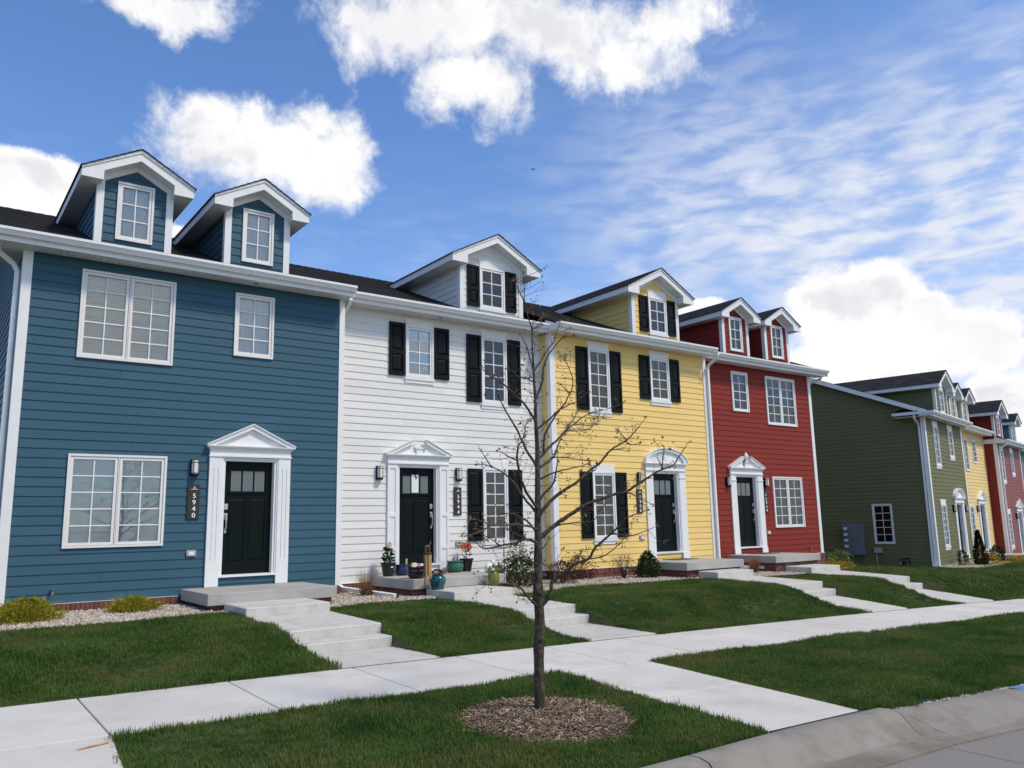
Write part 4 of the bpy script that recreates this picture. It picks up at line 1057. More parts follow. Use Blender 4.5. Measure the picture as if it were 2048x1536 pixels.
for a, b, c, d in ((.55, 1.32, 4.305, 4.437), (2.99, 3.76, 4.735, 4.867), (.59, 1.37, 1.09, 1.227)): sill(r, a, b, c, d)
op.append(front_door(r, 3.25, 4.16, .835, 'broken', 'R'))
siding(r, .13, W-.06, Z_SID, Z_TOP, op, M['red2']); siding(r, -.60, -.09, Z_SID, Z_TOP, [], M['red'], (0, 0, 0), -math.pi/2)
mb = MB(); mb.box(0, .14, -.034, .01, .53, 6.29); mb.box(-.026, 0, -.034, .12, .53, 6.29); mb.build('corner_board', M['trim'], r)
corner_board(r, W-.09, W, side='R')
bricks(r, 0, W, .36, False); core(r, W); eave(r, -.10, W+.02); roof(r, -.09, W)
dormer(r, 1.75, True, M['red'], (1.39, 2.11, 6.79, 7.825, 'curtain', 'trim')); header(r, 1.41, 2.09, 7.828, 8.03, .15)
downspout(r, [(.25, -.46, 6.36), (.25, -.44, 6.24), (.25, -.14, 6.06), (.25, -.085, 5.98), (.25, -.085, .5)])
ROSE = r
MB().prism([(.0, 6.27), (1.2, 6.27), (1.2, roof_z(1.2)-.03), (.0, roof_z(0)-.03)], -.03, -.004, 'x').build('gable_wall', M['red'], r)
MB().box(-.088, -.032, .025, .60, 6.286, 6.50).build('eave_return', M['trim'], r)
r = w2root('slate_blue_house', 17.14, 0, -1.20, 'slate blue clapboard townhouse at the far right edge'); W = 5.7
op = [window(r, .9, 1.65, 4.44, 6.05, 1, 5, 2, 'blind', fm='trim'), window(r, .9, 1.65, 1.23, 2.89, 1, 6, 2, 'drape', fm='trim')]
op.append(front_door(r, 3.25, 4.16, .835, 'closed', 'R'))
siding(r, 0, W, Z_SID, Z_TOP, op, M['blue2']); bricks(r, 0, W, .36, False); core(r, W); eave(r, -.02, W+.1); roof(r, 0, W)
dormer(r, 1.6, False, M['blue2'], (1.29, 1.91, 6.79, 7.885, 'curtain', 'trim'))
SLATE = r

# fittings on the walls
plaque(BLUE, 3.96-1.19, 4.17-1.19, 1.83, 2.45, '5940', 'dark number plaque reading 5940 on the blue wall')
plaque(WHITE, 9.78-6.91, 9.98-6.91, 1.85, 2.47, '5944', 'dark number plaque reading 5944 on the white wall')
plaque(YELLOW, 15.17-12.4, 15.37-12.4, 1.84, 2.46, '5950', 'dark number plaque reading 5950 on the yellow wall')
plaque(RED, 20.95-18.17, 21.14-18.17, 1.82, 2.44, '5954', 'dark number plaque reading 5954 on the red wall')
wall_lamp(BLUE, 4.06-1.19, 2.60, 'black and frosted wall lamp on the blue house above its number plaque')
wall_lamp(WHITE, 7.92-6.91, 2.61, 'black wall lamp left of the white house door')
wall_lamp(WHITE, 9.90-6.91, 2.61, 'black wall lamp right of the white house door above the plaque')
wall_lamp(YELLOW, 15.29-12.4, 2.61, 'black wall lamp left of the yellow house door')
wall_lamp(RED, 19.30-18.17, 2.59, 'black wall lamp left of the red house door')
wall_lamp(RED, 21.10-18.17, 2.59, 'black wall lamp right of the red house door')
wall_lamp(GREEN, 2.98, 2.58, 'black wall lamp left of the olive house door'); wall_lamp(GREEN, 4.98, 2.58, 'black wall lamp right of the olive house door')
wall_lamp(PALE, 2.65, 2.58, 'black wall lamp by the pale yellow house door'); wall_lamp(ROSE, 2.70, 2.58, 'black wall lamp left of the rose red house door')
wall_lamp(ROSE, 4.72, 2.58, 'black wall lamp right of the rose red house door')
outlet(BLUE, 4.07-1.19, 1.235, 'grey outlet box on the blue wall beside the door'); outlet(WHITE, 9.91-6.91, 1.23, 'grey outlet box on the white wall above the orange flowers')
outlet(YELLOW, 15.30-12.4, 1.22, 'round grey outlet box on the yellow wall'); outlet(RED, 21.08-18.17, 1.22, 'grey outlet box on the red wall under its number plaque')
spigot(BLUE, 1.95-1.19, .71, 'brass garden tap low on the blue wall'); spigot(RED, 23.14-18.17, .69, 'brass garden tap low on the red wall')

# porches and steps of the second terrace
for (u, v, zb, w, lab) in ((4.0, 0, -1.05+.62, 1.0, 'concrete porch slab under the olive house door'), (9.38, .25, -.82+.62, 1.0, 'concrete porch slab under the pale yellow house door'), (15.1, -.28, -1.2+.62, 1.0, 'concrete porch slab under the rose red house door')):
    dpt = 2.5 if 'pale' in lab else 1.65
    p = w2(u, v, zb-.6); t = empty('porch', p, F2A, label=lab, cat='porch', group='concrete porches')
    bevel(MB().box(-w, w, -dpt, -.067, .42, .60).build('porch_slab', M['porch'], t), .012, 2); MB().box(-w+.08, w-.08, -dpt+.08, -.08, -.3, .418).build('brick_base', M['brick'], t)
    p = w2(u, v-dpt-.01, zb); r2 = empty('front_walk', p, F2A, label=lab.replace('concrete porch slab under the', 'concrete steps and walk to the').replace(' door', ''), kind='structure')
    bevel(MB().box(-.7, .7, -1.0, 0, -.6, -.17).build('entry_step', M['conc'], r2), .012, 1)
    zz = ground_z(p.x, p.y-3)+.05-zb
    slab([(-.7, -4.0, zz-.03), (.7, -4.0, zz-.03), (.7, -1.003, -.33), (-.7, -1.003, -.33)], .3, 'landing', M['conc'], r2)
# ------------------------------------------------------------------ scattered ground cover (countless: one object each)
def scatter(name, pts, rots, scl, idx, sources, m, label=None):
    me = bpy.data.meshes.new(name); me.from_pydata([tuple(p) for p in pts], [], [])
    a = me.attributes.new('rot', 'FLOAT_VECTOR', 'POINT'); a.data.foreach_set('vector', np.asarray(rots, dtype=np.float32).ravel())
    a = me.attributes.new('scl', 'FLOAT', 'POINT'); a.data.foreach_set('value', np.asarray(scl, dtype=np.float32))
    a = me.attributes.new('idx', 'INT', 'POINT'); a.data.foreach_set('value', np.asarray(idx, dtype=np.int32))
    me.materials.append(m)
    o = tag(ob(name, me), label, None, None, 'stuff')
    g = bpy.data.node_groups.new(name, 'GeometryNodeTree')
    g.interface.new_socket('Geometry', in_out='INPUT', socket_type='NodeSocketGeometry'); g.interface.new_socket('Geometry', in_out='OUTPUT', socket_type='NodeSocketGeometry')
    N = g.nodes.new; L = g.links.new
    gi, go = N('NodeGroupInput'), N('NodeGroupOutput'); jn = N('GeometryNodeJoinGeometry'); io = N('GeometryNodeInstanceOnPoints')
    for s in reversed(sources):
        oi = N('GeometryNodeObjectInfo'); oi.inputs['Object'].default_value = s; oi.inputs['As Instance'].default_value = True; L(oi.outputs['Geometry'], jn.inputs[0])
    def attr(n, t):
        x = N('GeometryNodeInputNamedAttribute'); x.data_type = t; x.inputs[0].default_value = n; return x.outputs['Attribute']
    L(gi.outputs[0], io.inputs['Points']); L(jn.outputs[0], io.inputs['Instance']); io.inputs['Pick Instance'].default_value = True
    L(attr('idx', 'INT'), io.inputs['Instance Index']); L(attr('rot', 'FLOAT_VECTOR'), io.inputs['Rotation']); L(attr('scl', 'FLOAT'), io.inputs['Scale'])
    L(io.outputs[0], go.inputs[0])
    o.modifiers.new('scatter', 'NODES').node_group = g
    return o
def loose(name, mb, m, smooth=False): return bpy.data.objects.new(name, mb.mesh(name, m, smooth))   # instanced only, never linked

def tuft(seed, n, hmin, hmax, spread, wid):
    r = random.Random(seed); mb = MB()
    for _ in range(n):
        a = r.uniform(0, 6.283); d = spread*math.sqrt(r.random()); x, y = d*math.cos(a), d*math.sin(a)
        h = r.uniform(hmin, hmax); t = r.uniform(0, 6.283); lean = r.uniform(.1, .75)*h; w = wid*r.uniform(.7, 1.2)
        dx, dy = math.cos(t), math.sin(t); px, py = -dy*w, dx*w
        mx_, my_ = x+dx*lean*.35, y+dy*lean*.35; ex, ey = x+dx*lean, y+dy*lean
        mb.add([(x-px, y-py, -.01), (x+px, y+py, -.01), (mx_+px*.8, my_+py*.8, h*.6), (mx_-px*.8, my_-py*.8, h*.6), (ex, ey, h)], [(0, 1, 2, 3), (3, 2, 4)])
    return mb
SRC = [loose('grass_tuft', tuft(40+i, 28, .022, .056+.007*(i % 3), .065, .0025), M['grass']) for i in range(5)]
SRC_FAR = [loose('grass_tuft', tuft(60+i, 30, .03, .07, .13, .0055), M['grass']) for i in range(3)]
def bed_front(x):
    return interp(x, [(-10, 12.9), (0, 12.95), (3.9, 13.15), (5.6, 12.85), (6.4, 13.1), (8.0, 13.3), (9.4, 12.75), (10, 12.9), (11.3, 13.45), (13.5, 13.45), (15.4, 13.2), (16.9, 12.75), (18.3, 12.85), (19.4, 13.1), (20.8, 13.1), (22.2, 13.9), (23.8, 14.3)])
MUL = (4.68, 5.87); MR = .80
def mul_r(a): return MR*(1+.05*math.sin(3*a+1)+.035*math.sin(7*a))
def lawn_ok(x, y):
    if SW_OUT-.015 < y < SW_IN+.01: return False
    if y < yc(x)+.03: return False
    if y < SW_OUT: 
        if in_conn(x, y, .012): return False
        dx, dy = x-MUL[0], (y-MUL[1])
        if math.hypot(dx, dy) < mul_r(math.atan2(dy, dx))*.97: return False
        return True
    if in_path(x, y, .015): return False
    if x < 0.9: return True
    if x < 23.8: return y < bed_front(x)
    if x > 31.3: return y < facade2_y(x)-1.25-(.25 if x < 36 else 0)
    return y < 31 and (x-31.87)*math.cos(F2A)+(y-15.73)*math.sin(F2A) < -.45 and not (x < 25.5 and y > 14.6)
nr = np.random.RandomState(3)
pn, pf = [], []
def fill(x0, x1, y0, y1, dens, out):
    n = int((x1-x0)*(y1-y0)*dens); P_ = nr.rand(n, 2)
    for u, v in P_:
        x, y = x0+(x1-x0)*u, y0+(y1-y0)*v
        if lawn_ok(x, y) and (lawn_ok(x-.10, y) or nr.rand() < .8): out.append((x, y))
fill(-1, 3, 4.0, 7.46, 420, pn); fill(3, 12, 3.6, 7.46, 640, pn); fill(12, 20, 2.4, 7.46, 330, pn)
fill(-.5, 12, 9.03, 13.5, 480, pn); fill(12, 22, 9.03, 14.2, 300, pn)
fill(20, 34, -1, 7.46, 95, pf); fill(22, 32.5, 9.03, 24, 110, pf); fill(32, 52, 7, 21, 60, pf); fill(-9, -.5, 9.03, 16, 120, pf); fill(-9, -1, 4.3, 7.46, 120, pf)
def place(P_, src, name, lab, s0=.85, s1=1.25):
    n = len(P_); pts = [(x, y, ground_z(x, y)-.004) for x, y in P_]
    rots = np.column_stack([nr.uniform(-.15, .15, n), nr.uniform(-.15, .15, n), nr.uniform(0, 6.283, n)])
    patch = np.array([.5+.5*math.sin(x*1.7+math.sin(y*2.1)*1.3)*math.sin(y*1.9+x*.6) for x, y in P_])
    scl = nr.uniform(s0, s1, n)*(.70+.62*patch)
    return scatter(name, pts, rots, scl, nr.randint(0, len(src), n), src, M['grass'], lab)
place(pn, SRC, 'grass', 'short dark green lawn grass'); place(pf, SRC_FAR, 'grass', 'distant lawn grass', 1.0, 1.4)

# gravel beds along the walls
def pebble(seed):
    r = random.Random(seed); mb = MB(); n, m_ = 6, 4; vs = [(0, 0, -.5)]
    for j in range(1, m_):
        for k in range(n):
            t = math.pi*j/m_-math.pi/2; a = 2*math.pi*k/n; q = r.uniform(.78, 1.15)
            vs.append((q*.5*math.cos(t)*math.cos(a)*1.2, q*.5*math.cos(t)*math.sin(a), q*.5*math.sin(t)*.75))
    vs.append((0, 0, .42))
    fs = [(0, 1+(k+1) % n, 1+k) for k in range(n)]
    for j in range(m_-2): fs += [(1+j*n+k, 1+j*n+(k+1) % n, 1+(j+1)*n+(k+1) % n, 1+(j+1)*n+k) for k in range(n)]
    b = 1+(m_-2)*n; fs += [(b+k, b+(k+1) % n, len(vs)-1) for k in range(n)]
    mb.add(vs, fs); return mb
def rock_mat():
    m = M['rock']; t = m.node_tree
    oi = t.nodes.new('ShaderNodeObjectInfo'); b = t.nodes['Principled BSDF']
    src = b.inputs['Base Color'].links[0].from_socket
    rp = t.nodes.new('ShaderNodeValToRGB'); e = rp.color_ramp.elements
    e[0].color = (.16, .11, .08, 1); e[1].color = (.66, .60, .52, 1)
    for p_, c in ((.25, (.34, .25, .19, 1)), (.5, (.42, .35, .28, 1)), (.75, (.52, .45, .37, 1))):
        q_ = rp.color_ramp.elements.new(p_); q_.color = c
    t.links.new(oi.outputs['Random'], rp.inputs[0])
    mx = t.nodes.new('ShaderNodeMix'); mx.data_type = 'RGBA'; mx.inputs[0].default_value = .75; t.links.new(src, mx.inputs[6]); t.links.new(rp.outputs[0], mx.inputs[7])
    t.links.new(mx.outputs[2], b.inputs['Base Color'])
rock_mat()
ROCK = [loose('pebble', pebble(80+i), M['rock'], False) for i in range(6)]
def bed_ok(x, y):
    if in_path(x, y, 0): return False
    if x < 23.8:
        return bed_front(x)-.03 < y < (15.08 if x < 6.9 or 12.4 < x < 18.17 else 15.43)
    if x > 31.3:
        f = facade2_y(x); return f-1.55 < y < f-.03
    return False
gp_ = []
for (x0, x1, y0, y1, d) in ((0, 4.2, 12.7, 15.2, 900), (5.3, 8.3, 12.6, 15.5, 900), (9, 15.6, 12.6, 15.5, 750), (16.6, 23.8, 12.6, 15.5, 500), (31.4, 46, 14, 19, 160)):
    n = int((x1-x0)*(y1-y0)*d)
    for u, v in nr.rand(n, 2):
        x, y = x0+(x1-x0)*u, y0+(y1-y0)*v
        if bed_ok(x, y): gp_.append((x, y))
n = len(gp_)
scatter('gravel', [(x, y, ground_z(x, y)+.018+.02*((i*7919) % 11)/11) for i, (x, y) in enumerate(gp_)], nr.uniform(-.6, 6.2, (n, 3)), [(.030+.030*nr.rand()**1.6)*(1.7 if x > 30 else 1) for x, y in gp_], nr.randint(0, 6, n), ROCK, M['rock'], 'pale river gravel in the beds along the walls')
mb = MB(); step = .25
for (x0, x1) in ((0, 3.9), (5.56, 8.02), (9.45, 15.1), (16.9, 23.6)):
    k = int((x1-x0)/step); ny = 6; vs_ = []
    for i in range(k+1):
        x = x0+(x1-x0)*i/k; ya, yb_ = bed_front(x), 15.5
        for j in range(ny+1):
            y = ya+(yb_-ya)*j/ny; vs_.append((x, y, ground_z(x, y)+.012))
    mb.add(vs_, [(i*(ny+1)+j, (i+1)*(ny+1)+j, (i+1)*(ny+1)+j+1, i*(ny+1)+j+1) for i in range(k) for j in range(ny)])
vs_ = []
for i in range(21):
    x = 31.5+.7*i; f = facade2_y(x)
    for j in range(3): y = f-1.55+.76*j; vs_.append((x, y, ground_z(x, y)+.012))
mb.add(vs_, [(i*3+j, (i+1)*3+j, (i+1)*3+j+1, i*3+j+1) for i in range(20) for j in range(2)])
mb.build('planting_bed', M['bed'], kind='structure')

# mulch ring
mb = MB(); vs_ = [(MUL[0], MUL[1], ground_z(*MUL)+.085)]; NR, NA = 7, 40
for j in range(1, NR+1):
    for k in range(NA):
        a = 2*math.pi*k/NA; d = mul_r(a)*j/NR; x, y = MUL[0]+d*math.cos(a), MUL[1]+d*math.sin(a)
        vs_.append((x, y, ground_z(x, y)+.085*(1-(j/NR)**2.2)+.012*RN.uniform(-1, 1)*(j < NR)+(.0 if j < NR else -.02)))
def mul_z(x, y):
    d = math.hypot(x-MUL[0], y-MUL[1])/MR; return ground_z(x, y)+.085*max(0, 1-d**2.2)
fs_ = [(0, 1+k, 1+(k+1) % NA) for k in range(NA)]+[(1+j*NA+k, 1+(j+1)*NA+k, 1+(j+1)*NA+(k+1) % NA, 1+j*NA+(k+1) % NA) for j in range(NR-1) for k in range(NA)]
mb.add(vs_, fs_); mb.build('mulch_bed', M['mulch'], smooth=True, kind='stuff')
CH = []
for i in range(5):
    r = random.Random(i); l = r.uniform(.022, .060); w = r.uniform(.0022, .0050); b_ = r.uniform(-.006, .006)
    CH.append(loose('wood_chip', MB().add([(-l, -w, 0), (0, -w*1.2, b_), (l, -w*.4, 0), (l*.95, w*.5, .001), (0, w*1.1, b_+.002), (-l, w, .002), (-l, 0, -.006), (l*.9, 0, -.006)], [(0, 1, 4, 5), (1, 2, 3, 4), (0, 6, 7, 2, 1), (3, 7, 6, 5, 4)]), M['chip']))
pts = []
while len(pts) < 7500:
    a = nr.rand()*6.283; d = mul_r(a)*math.sqrt(nr.rand())*(1.03 if nr.rand() < .95 else 1.13); pts.append((MUL[0]+d*math.cos(a), MUL[1]+d*math.sin(a)))
n = len(pts)
def chip_mat():
    t = M['chip'].node_tree; b = t.nodes['Principled BSDF']; oi = t.nodes.new('ShaderNodeObjectInfo'); rp = t.nodes.new('ShaderNodeValToRGB'); e = rp.color_ramp.elements
    e[0].color = (.10, .062, .040, 1); e[1].color = (.52, .42, .30, 1); q_ = rp.color_ramp.elements.new(.45); q_.color = (.26, .175, .115, 1); q_ = rp.color_ramp.elements.new(.8); q_.color = (.37, .275, .19, 1)
    t.links.new(oi.outputs['Random'], rp.inputs[0]); t.links.new(rp.outputs[0], b.inputs['Base Color'])
chip_mat()
scatter('mulch', [(x, y, mul_z(x, y)+.006+.012*nr.rand()) for x, y in pts], np.column_stack([nr.uniform(-.45, .45, n), nr.uniform(-.45, .45, n), nr.uniform(0, 6.283, n)]), nr.uniform(.5, 1.15, n), nr.randint(0, 5, n), CH, M['chip'], 'shredded brown wood mulch round the young tree')

# ------------------------------------------------------------------ the young street tree
TREE = [
(0.054,[(4.65,5.93,-0.07),(4.65,5.93,0.18),(4.65,5.93,0.53),(4.67,5.93,0.74),(4.66,5.93,1.05),(4.67,5.93,1.40),(4.68,5.93,1.86),(4.69,5.93,2.32),(4.68,5.93,2.56),(4.68,5.93,2.80),(4.67,5.93,2.98),(4.67,5.93,3.08),(4.66,5.93,3.28),(4.66,5.93,3.47),(4.62,5.93,3.59),(4.58,5.93,3.74),(4.58,5.93,3.96),(4.57,5.93,4.03)]),
(0.01,[(4.67,5.93,3.07),(4.78,5.96,3.18),(4.93,6.01,3.34),(5.01,6.03,3.42),(5.07,6.05,3.54),(5.14,6.07,3.65)]),
(0.011,[(4.68,5.93,2.80),(4.74,5.90,2.95),(4.75,5.89,3.07),(4.78,5.88,3.18),(4.83,5.85,3.28),(4.90,5.82,3.37),(4.95,5.79,3.41),(5.04,5.75,3.43)]),
(0.006,[(4.67,5.93,3.09),(4.60,5.90,3.19),(4.57,5.89,3.28),(4.45,5.84,3.38)]),
(0.006,[(4.66,5.93,3.47),(4.76,5.95,3.54),(4.82,5.96,3.63)]),
(0.006,[(4.58,5.93,3.74),(4.50,5.91,3.84),(4.43,5.90,3.92)]),
(0.006,[(4.67,5.93,2.96),(4.61,5.96,3.00),(4.55,6.00,3.02),(4.46,6.06,3.10)]),
(0.011,[(4.68,5.93,2.59),(4.47,5.82,2.72),(4.14,5.66,2.84),(3.88,5.53,2.89),(3.76,5.47,2.93)]),
(0.013,[(4.68,5.93,2.16),(4.59,5.97,2.33),(4.49,6.01,2.55),(4.39,6.05,2.73),(4.34,6.07,2.85),(4.33,6.07,2.95),(4.30,6.08,3.00)]),
(0.014,[(4.68,5.93,1.77),(4.26,5.55,1.91),(4.10,5.41,2.01),(4.01,5.33,2.11),(3.97,5.29,2.17),(4.02,5.34,2.27),(4.22,5.51,2.40),(4.28,5.57,2.50),(4.49,5.76,2.58)]),
(0.006,[(3.98,5.29,2.16),(3.87,5.26,2.18),(3.75,5.23,2.22)]),
(0.013,[(4.68,5.93,1.72),(4.56,5.99,1.89),(4.48,6.03,2.02),(4.41,6.07,2.10),(4.29,6.12,2.17),(4.18,6.18,2.20)]),
(0.006,[(4.30,6.12,2.16),(4.26,6.16,2.25),(4.23,6.19,2.32)]),
(0.014,[(4.69,5.93,2.23),(4.81,5.97,2.31),(4.95,6.01,2.40),(5.13,6.06,2.52),(5.34,6.13,2.70),(5.40,6.14,2.78)]),
(0.006,[(5.13,6.06,2.52),(5.30,6.08,2.63),(5.50,6.10,2.73),(5.86,6.14,2.83),(6.07,6.16,2.90)]),
(0.006,[(5.13,6.06,2.52),(5.35,6.17,2.62),(5.84,6.42,2.68),(6.14,6.57,2.80)]),
(0.006,[(5.15,6.07,2.54),(5.91,6.60,2.64),(6.33,6.89,2.77)]),
(0.009,[(4.68,5.93,2.51),(4.77,5.88,2.59),(4.89,5.80,2.71),(5.02,5.73,2.78),(5.12,5.67,2.87)]),
(0.011,[(4.79,5.96,2.30),(4.80,5.96,2.45),(4.87,5.94,2.59),(4.98,5.91,2.74),(5.04,5.89,2.82),(5.11,5.87,2.99),(5.07,5.88,3.13),(5.03,5.89,3.25)]),
(0.006,[(5.07,5.88,2.88),(5.03,5.90,2.93),(4.99,5.92,2.97)]),
(0.016,[(4.68,5.93,2.14),(5.14,6.25,2.29),(5.22,6.30,2.35),(5.31,6.37,2.44),(5.52,6.51,2.58)]),
(0.006,[(5.12,6.23,2.29),(5.30,6.27,2.30),(5.52,6.31,2.29),(5.72,6.35,2.28)]),
(0.009,[(4.68,5.93,2.04),(4.82,5.83,2.11),(4.92,5.75,2.14),(5.00,5.68,2.16),(5.06,5.63,2.19)]),
(0.02,[(4.68,5.93,1.70),(4.78,5.91,1.82),(4.91,5.88,1.92),(5.12,5.84,2.04),(5.20,5.83,2.11),(5.36,5.79,2.22),(5.48,5.77,2.34),(5.65,5.74,2.43),(5.77,5.71,2.53),(5.90,5.68,2.68)]),
(0.006,[(5.65,5.74,2.43),(5.74,5.75,2.40),(5.88,5.76,2.42)]),
(0.006,[(5.48,5.77,2.34),(5.57,5.73,2.35),(5.66,5.70,2.36)]),
(0.006,[(5.66,5.73,2.44),(5.61,5.75,2.50),(5.58,5.76,2.54)]),
(0.006,[(5.24,5.82,2.14),(5.30,5.81,2.14),(5.33,5.81,2.20)]),
(0.022,[(4.67,5.93,1.50),(4.83,5.86,1.63),(4.94,5.81,1.71),(5.06,5.76,1.78),(5.18,5.70,1.84),(5.35,5.62,1.90),(5.48,5.57,1.93),(5.60,5.51,2.01),(5.82,5.41,2.14),(5.91,5.37,2.17),(5.98,5.34,2.26),(6.08,5.30,2.40)]),
(0.006,[(5.80,5.42,2.12),(5.83,5.41,2.25),(5.85,5.41,2.35)]),
(0.006,[(5.47,5.57,1.92),(5.55,5.52,1.88),(5.68,5.44,1.80)]),
(0.006,[(4.82,5.86,1.62),(4.99,5.83,1.64),(5.22,5.78,1.66),(5.29,5.77,1.75)]),
(0.006,[(5.82,5.41,2.14),(5.78,5.42,2.21),(5.76,5.43,2.26)]),
(0.019,[(4.67,5.93,0.89),(4.74,5.86,1.00),(4.76,5.85,1.12),(4.84,5.78,1.20),(4.93,5.70,1.28),(5.01,5.62,1.32),(5.06,5.58,1.42),(5.17,5.48,1.54),(5.22,5.43,1.61),(5.28,5.38,1.68),(5.42,5.25,1.75)]),
(0.006,[(5.01,5.62,1.32),(5.10,5.52,1.34),(5.18,5.43,1.42),(5.25,5.36,1.52)]),
(0.006,[(5.17,5.48,1.54),(5.28,5.39,1.52),(5.35,5.33,1.53),(5.49,5.22,1.60)]),
(0.006,[(4.92,5.70,1.27),(4.95,5.68,1.33),(4.96,5.67,1.38)]),
(0.014,[(4.67,5.93,1.47),(4.47,5.87,1.51),(4.34,5.83,1.47),(4.23,5.80,1.47),(4.05,5.74,1.45),(3.91,5.70,1.45),(3.85,5.68,1.47),(3.76,5.66,1.54)]),
(0.006,[(4.48,5.87,1.51),(4.31,5.79,1.56),(4.17,5.71,1.60)]),
(0.006,[(4.12,5.76,1.46),(4.06,5.75,1.50),(3.98,5.74,1.53)]),
(0.01,[(4.67,5.93,1.56),(4.58,5.98,1.67),(4.48,6.03,1.73),(4.34,6.09,1.75)]),
(0.01,[(4.67,5.93,1.59),(4.43,5.75,1.62),(4.11,5.53,1.64),(3.84,5.35,1.63),(3.67,5.23,1.64),(3.47,5.09,1.67),(3.28,4.95,1.69)]),
(0.006,[(3.67,5.23,1.64),(3.44,5.04,1.60),(3.22,4.87,1.57),(3.09,4.76,1.57)]),
(0.01,[(4.67,5.93,0.89),(4.52,5.87,0.98),(4.36,5.81,1.09),(4.17,5.73,1.14),(3.96,5.64,1.14),(3.86,5.61,1.16)]),
(0.006,[(4.67,5.93,1.26),(4.53,5.84,1.31),(4.45,5.80,1.35),(4.29,5.71,1.38)]),
(0.006,[(4.46,5.81,1.34),(4.52,5.84,1.38)]),
(0.006,[(4.67,5.93,1.39),(4.74,5.90,1.45),(4.77,5.89,1.50)]),
(0.006,[(4.67,5.93,1.31),(4.85,6.02,1.25),(5.04,6.11,1.26)]),
(0.012,[(4.68,5.93,1.83),(4.74,5.89,1.93),(4.80,5.85,2.00),(4.83,5.83,2.13),(4.84,5.82,2.29)])]
tb = empty('young_tree', TREE[0][1][0], label='bare young tree budding in a round mulch bed by the street', cat='tree')
tb_l = Vector(TREE[0][1][0])
def catmull(P, k=4):
    P = [Vector(p) for p in P]; out = []
    for i in range(len(P)-1):
        a, b, c, d = P[max(i-1, 0)], P[i], P[i+1], P[min(i+2, len(P)-1)]
        for j in range(k):
            t = j/k; out.append(.5*((2*b)+(c-a)*t+(2*a-5*b+4*c-d)*t*t+(3*b-a-3*c+d)*t**3))
    return out+[P[-1]]
tr_ = random.Random(21)
leaves = MB(); twigs = MB()
def leaf(mb, p, d, s, r, slim=.32):
    u = d.cross(Vector((r.uniform(-1, 1), r.uniform(-1, 1), r.uniform(-1, 1)))).normalized()*s*slim
    dn = Vector((0, 0, -1)); e = p+d*s
    mb.add([p, p+d*s*.45+u, e+dn*s*.1, p+d*s*.45-u], [(0, 1, 2), (0, 2, 3)])
def rvec(r): return Vector((r.uniform(-1, 1), r.uniform(-1, 1), r.uniform(-1, 1))).normalized()
def buds(p, d, r, n=5, s=.028):
    for _ in range(n):
        leaf(leaves, p+rvec(r)*.012, (d*.7+rvec(r)).normalized(), s*r.uniform(.6, 1.25), r)
def twig(p, d, l, r0, depth):
    pts = [p]; n = 4; dd = d.normalized()
    for i in range(n):
        dd = (dd+rvec(tr_)*.22+Vector((0, 0, .07))).normalized(); pts.append(pts[-1]+dd*l/n)
    twigs.tube(pts, [r0*(1-.65*i/n) for i in range(n+1)], 4)
    buds(pts[-1], dd, tr_, tr_.randint(1, 4), .024)
    if tr_.random() < .3: buds(pts[2], rvec(tr_), tr_, 1, .016)
    if depth:
        for i in (2, 3):
            if tr_.random() < .65: twig(pts[i], (dd+rvec(tr_)*.9).normalized(), l*.5, r0*.65, depth-1)
for bi, (r_, P_) in enumerate(TREE):
    pts = catmull(P_, 4); L_ = sum((b-a).length for a, b in zip(pts[:-1], pts[1:])); acc = 0; rr = []
    n_ = len(pts); d0 = 0; ds = [0]
    for a, b in zip(pts[:-1], pts[1:]): d0 += (b-a).length; ds.append(d0)
    for i, p in enumerate(pts):
        t = ds[i]/L_
        if bi == 0:
            w = interp(p.z, [(-.1, .064), (.05, .052), (.5, .047), (.9, .045), (1.0, .050), (1.1, .043), (1.6, .033), (2.0, .0265), (2.6, .0165), (3.1, .0098), (3.5, .006), (4.1, .0025)])
            w *= 1+.05*math.sin(i*1.7)+.03*math.sin(i*4.1)
        else: w = max(.0022, r_*(1-t)**.8*.90+.0022)
        rr.append(w)
    q = [p-tb_l+(rvec(tr_)*.004 if 0 < i < n_-1 and bi else Vector((0, 0, 0))) for i, p in enumerate(pts)]
    mb = MB().tube(q, rr, 12 if bi == 0 else 6)
    mb.build('trunk' if bi == 0 else 'branch', M['bark'] if bi == 0 or r_ > .0125 else M['twig'], tb, smooth=True)
    if bi:
        buds(q[-1], (q[-1]-q[-2]).normalized(), tr_, 7)
        nt_ = int(L_/.078)
        for k in range(nt_):
            i = tr_.randint(max(1, n_//6), n_-2); d = (q[i+1]-q[i]).normalized()
            sd = (rvec(tr_)+d*.5+Vector((0, 0, .15))).normalized()
            twig(q[i], sd, tr_.uniform(.05, .20), .0026, 1 if tr_.random() < .4 else 0)
    else:
        for k in range(40):
            i = tr_.randint(int(n_*.28), n_-3); sd = Vector((tr_.uniform(-1, 1), tr_.uniform(-1, 1), tr_.uniform(.1, .9))).normalized()
            twig(q[i], sd, tr_.uniform(.10, .30), .0032, 1)
        # knots
        for z in (.62, .95, 1.02):
            a = tr_.uniform(0, 6.28); c = Vector((.035*math.cos(a), .035*math.sin(a), z-tb_l.z)); mb2 = MB().lathe([(.0, -.03), (.022, -.015), (.026, .01), (.0, .035)], c.x, c.y, c.z, 8); mb2.build('knot', M['bark'], tb, smooth=True)
twigs.build('twigs', M['twig'], tb, kind='stuff'); leaves.build('leaf_buds', M['bud'], tb, kind='stuff')

